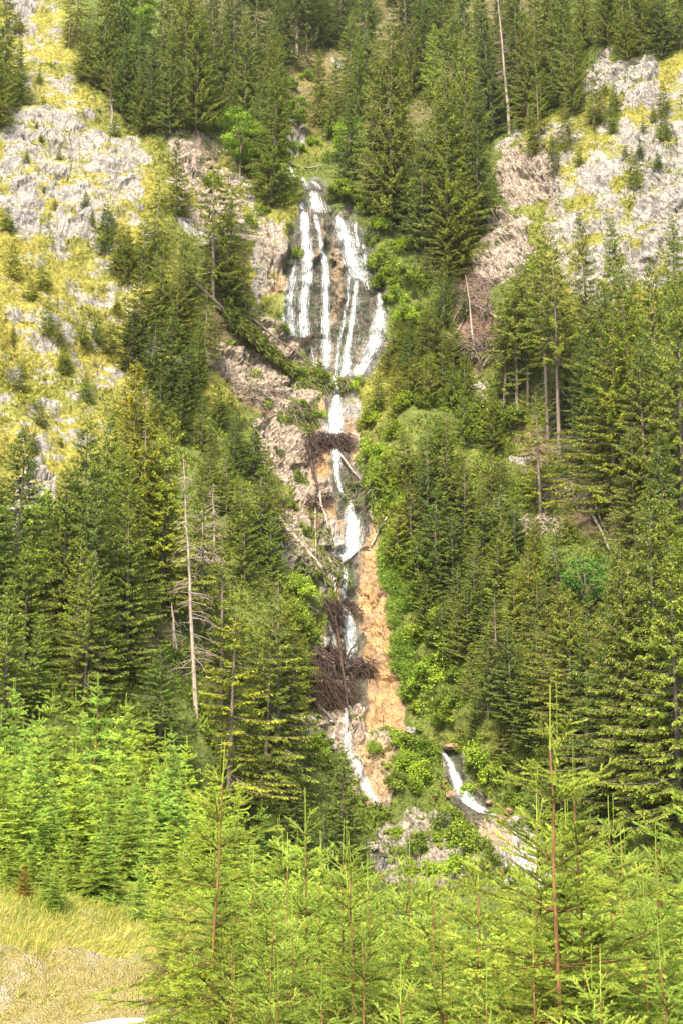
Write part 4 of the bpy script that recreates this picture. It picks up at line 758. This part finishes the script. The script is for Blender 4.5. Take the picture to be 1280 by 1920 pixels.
for a in [(885,560,70,90,130,'tangle of red-brown dead branches right of the upper falls'),(890,655,80,60,110,'brown dead brush at the lower end of the windfall'),(1068,925,100,70,120,'brown dead brush among spruces at the right'),(1062,790,40,60,60,'dry brown branches under the bare-stemmed spruce'),(500,735,140,40,150,'brown twigs strewn over the left landslide'),(535,1000,60,90,70,'thin brown brush around the thick pale trunk'),(390,1045,50,40,60,'grey brush at the foot of the dead spruces'),(1010,985,90,50,70,'pale dead brush below the right spruces')]:
    tangle(*a, mat='dead' if 'grey' in a[5] or 'pale' in a[5] else 'bark', seed=5, name='dead_brush', cat='dead brush', hang=.4)
for a in [(600,1062,70,60,60,1500,'dark green fallen branches below the thick pale trunk'),(640,1075,40,60,30,500,'dark green branches over the run below the third tier'),(685,925,70,80,80,2200,'dark green drooping crown right of the narrow run'),(560,775,60,50,50,1100,'green fallen branches left of the second tier'),(600,722,110,26,60,1500,'green-grey fallen branches across the pool below the upper falls'),(600,1010,40,60,30,400,'thin green branches beside the thin pale log')]:
    tangle(*a[:5], a[6], 'bark', a[5], 9, 'fallen_branches', 'fallen branches', .9)
# the green spruce lying down the landslide rim
def fallen_spruce(p0, p1, wpx, n, label):
    rs = np.random.RandomState(44); h0, _ = hit(*p0); h1, _ = hit(*p1); up = np.array([0, -.75, .6]); A = h0 + up * .7; B = h1 + up * .7; ax = unit(B - A); sc = h0[1] / FPX
    e = empty('fallen_spruce', tuple(h0)); V, F = tubes([np.array([A + (B - A) * s for s in np.linspace(-.35, 1, 6)])], [np.linspace(.26, .05, 6)], 7); mesh('trunk', V - h0, F, M['bark'], True, None, e)
    t_ = rs.rand(n); th = rs.uniform(0, 6.28, n); la = unit(np.cross(ax, up)); rad = wpx * sc * .5 * (1 - .55 * t_) * rs.uniform(.1, 1, n) * (.55 + .5 * np.abs(np.sin(t_ * 23)) + .35 * rs.rand(n)); c = A + (B - A) * t_[:, None]; rr = la * np.cos(th)[:, None] + unit(up) * np.abs(np.sin(th))[:, None] * .7
    Q = c + rr * rad[:, None] + ax * (rad * .8)[:, None]; KV, KF = kites(Q, ax * .9 + rr * .4 + rs.randn(n, 3) * .25 + [0, 0, -.25], rs.uniform(.4, .9, n), rs.uniform(.10, .2, n), rs.randn(n, 3) * .5 + up)
    f = mesh('crown', KV - h0, KF, M['needle'], False, {'age': ('FLOAT', np.repeat(rs.rand(n) * .7, 4))}, e); f.color = (.62, .62, .55, 1); tag(e, label, 'fallen tree')
fallen_spruce((415, 583), (545, 700), 52, 5200, 'green fallen spruce lying down the rim of the left landslide')
ROCKM = {'grey': flat_mat('grey_stone', (.30, .28, .26), .9, (.17, .16, .145), 3), 'pale': flat_mat('pale_stone', (.50, .44, .38), .9, (.30, .25, .20), 3), 'brown': flat_mat('brown_wet_stone', (.28, .17, .10), .6, (.12, .08, .05), 3)}
def boulder(px, py, wpx, mat, label, flat=.7, seed=0):
    h, nn = hit(px, py); r = wpx * .5 * h[1] / FPX; bmv = []; n = 16; rs = np.random.RandomState(int(px + py)); th = np.linspace(0, np.pi, n); ph = np.arange(2 * n) * np.pi / n
    T, Pn = np.meshgrid(th, ph, indexing='ij'); S = np.stack([np.sin(T) * np.cos(Pn), np.sin(T) * np.sin(Pn), np.cos(T)], -1).reshape(-1, 3)
    k = unit(rs.randn(9, 3)); dd = np.min(np.stack([rs.uniform(.62, .9) / np.maximum(S @ q, .05) for q in k]), 0); S2 = S * np.minimum(dd, 1)[:, None] * (1 + .07 * fbm(S * 3 + px, 3, 2))[:, None] * [1, .9, flat]
    i, j = np.meshgrid(np.arange(n - 1), np.arange(2 * n), indexing='ij'); i = i.ravel(); j = j.ravel(); j2 = (j + 1) % (2 * n)
    F = np.stack([i * 2 * n + j, (i + 1) * 2 * n + j, (i + 1) * 2 * n + j2, i * 2 * n + j2], 1); o = mesh('boulder', S2 * r, F, ROCKM[mat], False); o.location = h + np.array([0, -.25 * r, .1 * r]); o.rotation_euler = (0, 0, rs.rand() * 6); tag(o, label, 'rock')
for a in [(770,1372,26,'grey','grey boulder on the green slope right of the falls foot'),(850,1402,46,'brown','flat brown rock lip above the lower right cascade',.35),(845,1491,26,'brown','reddish wet boulder left of the lower right cascade'),(915,1505,16,'brown','small dark stone beside the right cascade'),(940,1536,26,'brown','brown boulder where the right cascade lands',.5),(962,1541,30,'grey','rounded grey boulder right of the cascade foot'),(982,1533,18,'brown','small brown boulder beside the rounded grey one'),(950,1522,20,'brown','upper brown boulder by the right cascade'),(622,1353,14,'pale','small white stone at the foot of the root pile'),(605,1358,20,'pale','white rock at the foot of the long falls',.5),(584,1352,22,'pale','white rock left of the falls foot'),(690,1508,24,'brown','brown rock below the lower left cascade',.6),(695,1590,30,'pale','pale boulder left of the standing person',.7),(560,1352,20,'pale','pale rock at the left end of the ledge',.6)]:
    boulder(*a)
# ------------------------------------------------------------------ person standing on the pale rocks, seen from behind
def skinned(name, pts, edges, mat, parent, sub=2):
    me = bpy.data.meshes.new(name); me.from_pydata([p[:3] for p in pts], edges, []); o = bpy.data.objects.new(name, me); C.objects.link(o); o.parent = parent
    md = o.modifiers.new('skin', 'SKIN'); md.use_smooth_shade = True
    for i, p in enumerate(pts):
        v = me.skin_vertices[0].data[i]; v.radius = (p[3], p[4] if len(p) > 4 else p[3]); v.use_root = (i == 0)
    s = o.modifiers.new('sub', 'SUBSURF'); s.levels = sub; s.render_levels = sub; me.materials.append(mat); return o
def person(px, py):
    h, nn = hit(px, py); e = empty('person', tuple(h), R(20)); skin = flat_mat('skin', (.45, .28, .20), .6); jac = flat_mat('dark_jacket', (.03, .03, .04), .8); shirt = flat_mat('grey_shirt', (.25, .22, .2), .85); jean = flat_mat('blue_jeans', (.12, .17, .26), .9); hair = flat_mat('dark_hair', (.03, .02, .015), .7); shoe = flat_mat('shoes', (.05, .045, .04), .8)
    P = [(0,0,.92,.13,.10),(0,0,1.12,.125,.09),(0,.01,1.34,.16,.10),(0,0,1.47,.065),(0,-.01,1.52,.055),(0,.01,1.62,.085,.10),(0,.01,1.70,.07,.08)]
    E = [(0,1),(1,2),(2,3),(3,4),(4,5),(5,6)]
    def chain(root, L):
        k = root
        for q in L: P.append(q); E.append((k, len(P) - 1)); k = len(P) - 1
        return k
    for s in (-1, 1):
        chain(0, [(s*.10,0,.82,.085),(s*.12,.02,.48,.058),(s*.13,-.02,.10,.042),(s*.14,.10,.04,.035)])
        w_ = chain(2, [(s*.19,0,1.39,.055),(s*.25,-.02,1.12,.040),(s*.22,.12,.92,.030),(s*.21,.15,.86,.022)])
        for f in range(4): 
            E.append((w_, len(P))); P.append((s*(.235-.018*f), .17+.004*f, .82, .009)); E.append((len(P)-1, len(P))); P.append((s*(.235-.018*f), .19, .775+.006*abs(f-1), .007))
        E.append((w_, len(P))); P.append((s*.17, .18, .84, .010))
    b = skinned('body', P, E, skin, e)
    skinned('jacket', [(0,0,.90,.15,.12),(0,0,1.12,.145,.115),(0,.01,1.34,.18,.12),(0,0,1.45,.09)] + [(s*x,y,z,r) for s in (-1,1) for x,y,z,r in ((.20,0,1.39,.075),(.26,-.02,1.12,.056),(.225,.115,.94,.045))], [(0,1),(1,2),(2,3),(2,4),(4,5),(5,6),(2,7),(7,8),(8,9)], jac, e)
    skinned('trousers', [(0,0,.93,.14,.11)] + [(s*x,y,z,r) for s in (-1,1) for x,y,z,r in ((.10,0,.82,.10),(.12,.02,.48,.074),(.13,-.02,.12,.06))], [(0,1),(1,2),(2,3),(0,4),(4,5),(5,6)], jean, e)
    skinned('hair', [(0,-.02,1.60,.085,.09),(0,0,1.68,.09,.10),(0,.0,1.72,.07,.08)], [(0,1),(1,2)], hair, e)
    for s in (-1, 1): skinned('shoe', [(s*.13,-.04,.05,.055),(s*.14,.14,.04,.045)], [(0,1)], shoe, e, 1)
    tag(e, 'person in a dark jacket and blue jeans standing on the pale rocks', 'person')
    bp = empty('backpack', tuple(h + np.array([0, 0, .9])), R(20)); skinned('bag', [(0,-.20,.12,.13,.09),(0,-.21,.34,.15,.10),(0,-.19,.50,.10,.07)], [(0,1),(1,2)], flat_mat('grey_pack', (.16,.15,.13), .85), bp)
    V, F = tubes([np.array([[s*.10,-.10,.5],[s*.12,.02,.56],[s*.12,.13,.40],[s*.12,.12,.2],[s*.12,-.05,.1]]) for s in (-1, 1)], [[.015]*5]*2, 5); mesh('straps', V, F, shoe, True, None, bp); tag(bp, 'grey backpack worn by the person on the pale rocks', 'backpack')
person(718, 1630)

# ------------------------------------------------------------------ low plants over the mountainside
def cover():
    rs = np.random.RandomState(9); nr, nc = HM['shape']; gx, gy = HM['gx'], HM['gy']
    cand = np.where((gx > -60) & (gx < 1340) & (gy > -60) & (gy < 1700))[0]
    i = cand[rs.randint(len(cand), size=150000)]; rock = HM['rock'][i] + .25 * rs.randn(len(i)); wet = HM['wet'][i]; och = HM['och'][i]; soil = HM['soil'][i]
    keep = (rock < .5) & (wet < .4) & (och < .4) & (rs.rand(len(i)) > soil * .85); i = i[keep][:95000]
    yel = HM['yel'][i]; P = HQ[i] + rs.randn(len(i), 3) * .12; n = len(i); big = np.clip(.5 + .9 * fbm(P / 2.4, 2, 88), .15, 1.6) * (1 - .5 * yel)
    big = big * (1 - .45 * (HM['rock'][i] > .45))
    m = 5; idx = np.repeat(np.arange(n), m); N_ = HM['n'][i][idx]; Q = P[idx] + rs.randn(n * m, 3) * (.16 * big[idx])[:, None]
    D = unit(N_ * .45 + [0, 0, .6] + rs.randn(n * m, 3) * .7); L = .42 * big[idx] * rs.uniform(.5, 1.4, n * m) + .10; KV, KF = kites(Q, D, L, L * .38, rs.randn(n * m, 3) + N_)
    g = np.array([.12, .17, .025]); g2 = np.array([.22, .29, .04]); y = np.array([.24, .25, .04]); y2 = np.array([.42, .36, .07]); br = np.array([.20, .12, .045]); f = rs.rand(n, 1); c = g * (1 - f) + g2 * f; cy = y * (1 - f) + y2 * f; k = np.clip(yel[:, None] * 1.0 + .15 * rs.randn(n, 1), 0, 1); c = c * (1 - k) + cy * k
    c = np.where((rs.rand(n, 1) < .05 + .06 * k), br, c); c = c * (1 + .25 * fbm(P / 1.3, 2, 12))[:, None].clip(.4, 1.6)
    o = mesh('ground_cover', KV, KF, M['cover'], False, {'tint': ('FLOAT_COLOR', np.repeat(c[idx], 4, axis=0))}); tag(o, 'low moss, grass and shrubs growing all over the mountainside', 'ground cover', None, 'stuff')
cover()
def near_cover():
    rs = np.random.RandomState(19); n = 26000; x = rs.uniform(-48, 50, n); y = 34 + 76 * rs.rand(n); s = (x - F0[0]) * NV[0] + (y - F0[1]) * NV[1]; k = (s > 7) | (x > 1); x, y = x[k], y[k]; n = len(x)
    P = np.stack([x, y, near_z(x, y) + .1], 1); m = 4; idx = np.repeat(np.arange(n), m); big = rs.uniform(.4, 1.3, n)[idx]; Q = P[idx] + rs.randn(n * m, 3) * [.3, .3, .1]; D = unit(rs.randn(n * m, 3) * .6 + [0, 0, 1.]); L = .42 * big; KV, KF = kites(Q, D, L, L * .3, rs.randn(n * m, 3))
    c = np.array([.12, .17, .025]) + rs.rand(n, 1) * np.array([.10, .12, .015]); o = mesh('undergrowth', KV, KF, M['cover'], False, {'tint': ('FLOAT_COLOR', np.repeat(c[idx], 4, axis=0))}); tag(o, 'green undergrowth on the valley floor between the young spruces', 'undergrowth', None, 'stuff')
near_cover()
def blades(P, L, W, D, col, name, label, cat):
    S = unit(np.cross(D, np.random.RandomState(3).randn(len(P), 3))) * W[:, None] * .5; mid = P + D * L[:, None] * .55; tip = mid + (D + [0, 0, -.55]) * L[:, None] * .5
    V = np.stack([P - S, P + S, mid + S * .7, tip, mid - S * .7], 1).reshape(-1, 3); n = len(P); b = np.arange(n)[:, None] * 5
    o = mesh(name, V, [np.concatenate([b, b + 1, b + 2, b + 4], 1), np.concatenate([b + 4, b + 2, b + 3], 1)], M['cover'], False, {'tint': ('FLOAT_COLOR', np.repeat(col, 5, axis=0))}); tag(o, label, cat, None, 'stuff')
def cushions():
    rs = np.random.RandomState(12); A = []
    for cx, cy, rx, ry in [(722,1045,16,26),(738,1010,16,24),(730,1090,22,22),(752,1105,26,16),(765,1130,24,16),(740,1140,20,22),(735,1165,12,14),(750,1200,22,16),(770,1195,22,18),(742,1222,16,16),(760,1225,20,14),(760,1255,18,18),(740,1250,14,10),(775,1270,16,16),(780,1060,16,16),(760,1300,16,14),(700,1400,12,8),(760,1425,30,10),(800,1410,26,10),(590,1415,22,24),(640,1420,6,8)]:
        for _ in range(int(rx * ry * .55)):
            a = rs.rand() * 6.28; r_ = rs.rand() ** .5; h, nn = hit(cx + rx * r_ * math.cos(a), cy + ry * r_ * math.sin(a))
            if h is None: continue
            for q in range(3): A.append(np.r_[h + np.array([0, -.45, .15]) * (1 - r_ * r_) * 1.6 + rs.randn(3) * .1, nn])
    A = np.array(A); n = len(A); D = unit(A[:, 3:] * .5 + [0, -.3, .25] + rs.randn(n, 3) * .35); c = np.array([.27, .40, .06]) * rs.uniform(.7, 1.25, (n, 1)); blades(A[:, :3], rs.uniform(.35, .8, n), rs.uniform(.05, .1, n), D, c, 'grass', 'bright green overhanging grass cushions on the rocks right of the falls', 'grass')
cushions()
def dry_grass():
    rs = np.random.RandomState(14); n = 190000; x = rs.uniform(-11, 2, n); y = rs.uniform(12, 34, n); s = (x - F0[0]) * NV[0] + (y - F0[1]) * NV[1]
    P = np.stack([x, y, near_z(x, y)], 1); den = fbm(P / .8, 3, 33); k = (s > .15) & (s < 14) & ((s > .55) & (den > -.8) | (den > -.35)); P = P[k]; s = s[k]; n = len(P); P[:, 2] += .02 + .16 * fbm(P / 2.2, 3, 5)
    wind = np.array([.45, -.25, .0]); D = unit(np.array([0, 0, 1.]) + wind + rs.randn(n, 3) * .35 + .3 * fbm(P / 1.4, 2, 61)[:, None] * np.array([1, 0, 0])); f = rs.rand(n, 1); gsel = (rs.rand(n, 1) < .42 + .35 * sst(s, 3, 8)[:, None]); c = np.where(gsel, [.30, .36, .06], np.array([.50, .44, .09]) * (1 - f) + np.array([.66, .57, .19]) * f) * rs.uniform(.75, 1.15, (n, 1))
    L = rs.uniform(.10, .30, n) * (.5 + .5 * sst(s, .3, 1.5)); blades(P, L, rs.uniform(.006, .014, n), D, c, 'dry_grass', 'straw-coloured dry grass on the bank above the track', 'grass')
    # scattered clods and stones on the cut bank are part of the soil; a few stones one can pick out
    for i, (px, py) in enumerate([(95,1905),(150,1868),(205,1872),(60,1850),(245,1880)]):
        r_ = ray(px, py); t_ = np.linspace(10, 40, 1200)[:, None]; q = np.array([0, 0, CAMZ]) + r_ / r_[1] * t_; b = np.argmax(q[:, 2] < near_z(q[:, 0], q[:, 1])); q = q[b]
        n_ = 10; th = np.linspace(0, np.pi, n_); ph = np.arange(2 * n_) * np.pi / n_; T, Pn = np.meshgrid(th, ph, indexing='ij'); S = np.stack([np.sin(T) * np.cos(Pn), np.sin(T) * np.sin(Pn), np.cos(T)], -1).reshape(-1, 3); S *= (1 + .25 * vnoise(S * 1.7 + i * 3, 4))[:, None] * [1, .8, .6]
        a, b2 = np.meshgrid(np.arange(n_ - 1), np.arange(2 * n_), indexing='ij'); a = a.ravel(); b2 = b2.ravel(); b3 = (b2 + 1) % (2 * n_); F = np.stack([a * 2 * n_ + b2, (a + 1) * 2 * n_ + b2, (a + 1) * 2 * n_ + b3, a * 2 * n_ + b3], 1)
        o = mesh('stone', S * [.11, .07, .09, .06, .08][i], F, ROCKM['pale'], True); o.location = q; tag(o, ['pale stone at the bottom of the dry bank', 'small stone halfway up the dry bank', 'pale stone in the middle of the dry bank', 'tiny stone high on the dry bank', 'pale stone near the track on the dry bank'][i], 'stone')
dry_grass()
# ------------------------------------------------------------------ young spruces: foreground (needle by needle) and the plantation behind the bank
PR['y'] = [proto('p', young_spruce(s, 4.2, .36, 900, .018, .0052, .70, 3, .235, .42)) for s in (1, 2, 3, 11, 12)]
PR['m'] = [proto('p', young_spruce(s, 6.0, .45, 230, .050, .016, .74, 3, .23, .55)) for s in (4, 5, 6)]
print('faces', [len(PARTS[p.name][2].data.polygons) for p in PR['y'] + PR['m']])
NEAR = [(1030,1283,7.6,0),(1003,1448,8.6,1),(1100,1398,7.9,2),(885,1588,9,1),(812,1620,11,0),(760,1570,11.5,2),(676,1560,11,0),(640,1530,12.5,1),(580,1478,11.5,2),(488,1640,9.5,0),(390,1385,13.5,1),(690,1700,8.6,2),
 (850,1650,10,0),(1060,1500,12.5,1),(1140,1490,13,0),(1166,1540,11,2),(1222,1542,9.3,1),(1246,1590,8.4,0),(1272,1408,8.2,2),(1190,1640,8,0),(535,1560,13.5,0),(470,1590,15,2),(745,1790,7.2,1),(720,1650,13,2),(560,1680,10,1),(430,1720,11.5,2),
 (1090,1770,6.2,1),(905,1790,6.6,2),(620,1800,7.2,0),(815,1770,8,1),(1000,1700,7.4,2),(520,1790,9,2),(1280,1720,6.4,0),(610,1590,14,0),(700,1600,15,1),(790,1600,15,0),(660,1660,12,2),(940,1680,10,0),(1120,1620,9.5,2),(345,1560,20,0),(440,1500,22,1),(400,1640,14,3),(365,1770,15.5,4),(450,1800,11,3),(350,1690,18,0)]
rec = []
for i, (px, ty_, Y, k) in enumerate(NEAR):
    T = at(px, ty_, Y); x, y = T[0], T[1]; gz = float(near_z(x, y)); gz = min(gz, T[2] - 2.2) if Y < 16 else gz; H = T[2] - gz
    s = H / 4.2 if Y < 9 else max(H, 2.6) / 4.2; s = max(.62, min(s, 1.25)); zb = T[2] - 4.2 * s
    tone = [(1.0, 1.0, 1.0), (.92, .98, 1.0), (1.08, 1.02, .9)][rsT.randint(3)]; tone = tuple(np.array(tone) * rsT.choice([.6, .75, .9, 1.0, 1.1]))
    if px == 390: tone = (1.0, .93, .8)
    o = place(PR['y'][(k + (i % 2) * 3) % 5], 'young_spruce', (x, y, zb), rsT.rand() * 6.28, s, tone, None, 'tree', 'young spruces across the foreground', rsT.uniform(.8, 1.25), (R(rsT.randn() * 1.2), R(rsT.randn() * .8)))
    rec.append(dict(px=px, top=ty_, look=('near ' if Y < 9 else 'farther ' if Y > 12.4 else '') + 'light green young spruce', thing=o))
lab_rank(rec, 'along the bottom foreground', '')
MID = [(25,1275,38),(75,1330,34),(112,1345,42),(150,1395,35),(187,1262,50),(228,1300,46),(282,1332,45),(10,1400,30),(55,1440,30),(100,1470,31),(140,1480,38),(175,1440,42),(215,1400,40),(255,1420,36),(300,1420,38),(330,1450,34),(200,1540,28),(240,1500,31),(115,1555,27),(70,1560,30),(30,1530,31),(165,1600,29),(285,1520,30),(320,1530,27),(370,1480,33),(350,1380,46),(310,1370,50),(140,1290,54),(95,1280,54),(50,1350,46),(0,1320,46),(250,1350,54),(400,1440,42),(450,1460,44),(490,1500,40),(520,1530,34),(415,1540,27),(265,1600,25),(300,1640,23),(-15,1480,28),(560,1560,30),(600,1560,32),(650,1600,28),(180,1370,56),(215,1330,58),(480,1570,30),(560,1620,24),(620,1640,24),(720,1660,22),(800,1680,22),(880,1690,20),(960,1680,22),(1060,1680,20),(1180,1660,20),(1250,1640,22)]
rf = np.random.RandomState(5)
for q in range(46): MID.append((float(rf.uniform(350, 1300)), float(rf.uniform(1640, 1740)), float(rf.uniform(13, 34))))
for q in range(26): MID.append((float(rf.uniform(-10, 330)), float(rf.uniform(1330, 1560)), float(rf.uniform(30, 52))))
rec = []
for i, (px, ty_, Y) in enumerate(MID):
    T = at(px, ty_, Y); x, y = T[0], T[1]; gz = float(near_z(x, y)); H = max(T[2] - gz, 1.6); H = min(H, 10); s = H / 6.; 
    tone = np.array([(1, 1, 1), (.8, .9, 1.0), (1.1, 1.05, .85)][rsT.randint(3)]) * rsT.uniform(.9, 1.45)
    o = place(PR['m'][i % 3], 'young_spruce', (x, y, T[2] - H), rsT.rand() * 6.28, s, tuple(tone), None, 'tree', 'young spruces of the plantation', rsT.uniform(.9, 1.15), (R(rsT.randn() * 1.), R(rsT.randn() * 1.)))
    rec.append(dict(px=px, look=('large ' if H > 6.3 else 'small ' if H < 3.8 else '') + 'light green plantation spruce', thing=o))
lab_rank(rec, 'behind the grassy bank', '')
rec = []
for px, ty_, Y, hh, col, lk in [(45,1700,25,.9,(1.0,.5,.6),'red-brown dead seedling'),(90,1690,24.5,1.1,(1,1,1),'bright seedling spruce'),(102,1720,24,1.0,(.9,1,1),'bright seedling spruce'),(22,1640,27,1.3,(1,1,1),'bright seedling spruce'),(65,1640,27,1.3,(.9,1,1),'bright seedling spruce'),(140,1650,26.5,1.5,(1,1,1),'bright seedling spruce'),(170,1680,26,1.2,(1.1,1,.9),'bright seedling spruce'),(195,1650,26,1.9,(.9,1,1),'bright seedling spruce')]:
    T = at(px, ty_, Y); o = place(PR['m'][0], 'seedling_spruce', (T[0], T[1], float(near_z(T[0], T[1])) - .05), px, hh / 6. , col, None, 'tree', 'seedlings on the dry bank', 1.3); rec.append(dict(px=px, look=lk, thing=o))
lab_rank(rec, 'on the dry grass bank', '')
# ------------------------------------------------------------------ the damp air of the valley
def haze():
    x0, x1, y0, y1, z0, z1 = -130, 130, -20, 340, -24, 262
    V = [(x, y, z) for x in (x0, x1) for y in (y0, y1) for z in (z0, z1)]; F = [(0,1,3,2),(4,6,7,5),(0,4,5,1),(2,3,7,6),(0,2,6,4),(1,5,7,3)]
    m, t, out = newmat('valley_air'); v = N(t, 'ShaderNodeVolumePrincipled'); v.inputs['Color'].default_value = (1, .98, .95, 1); v.inputs['Density'].default_value = .00008; v.inputs['Anisotropy'].default_value = .2
    t.links.new(v.outputs[0], out.inputs['Volume']); o = mesh('haze', V, np.array(F), m); tag(o, 'faint pale haze in the valley air', None, None, 'stuff')
haze()
scene.cycles.volume_bounces = 0
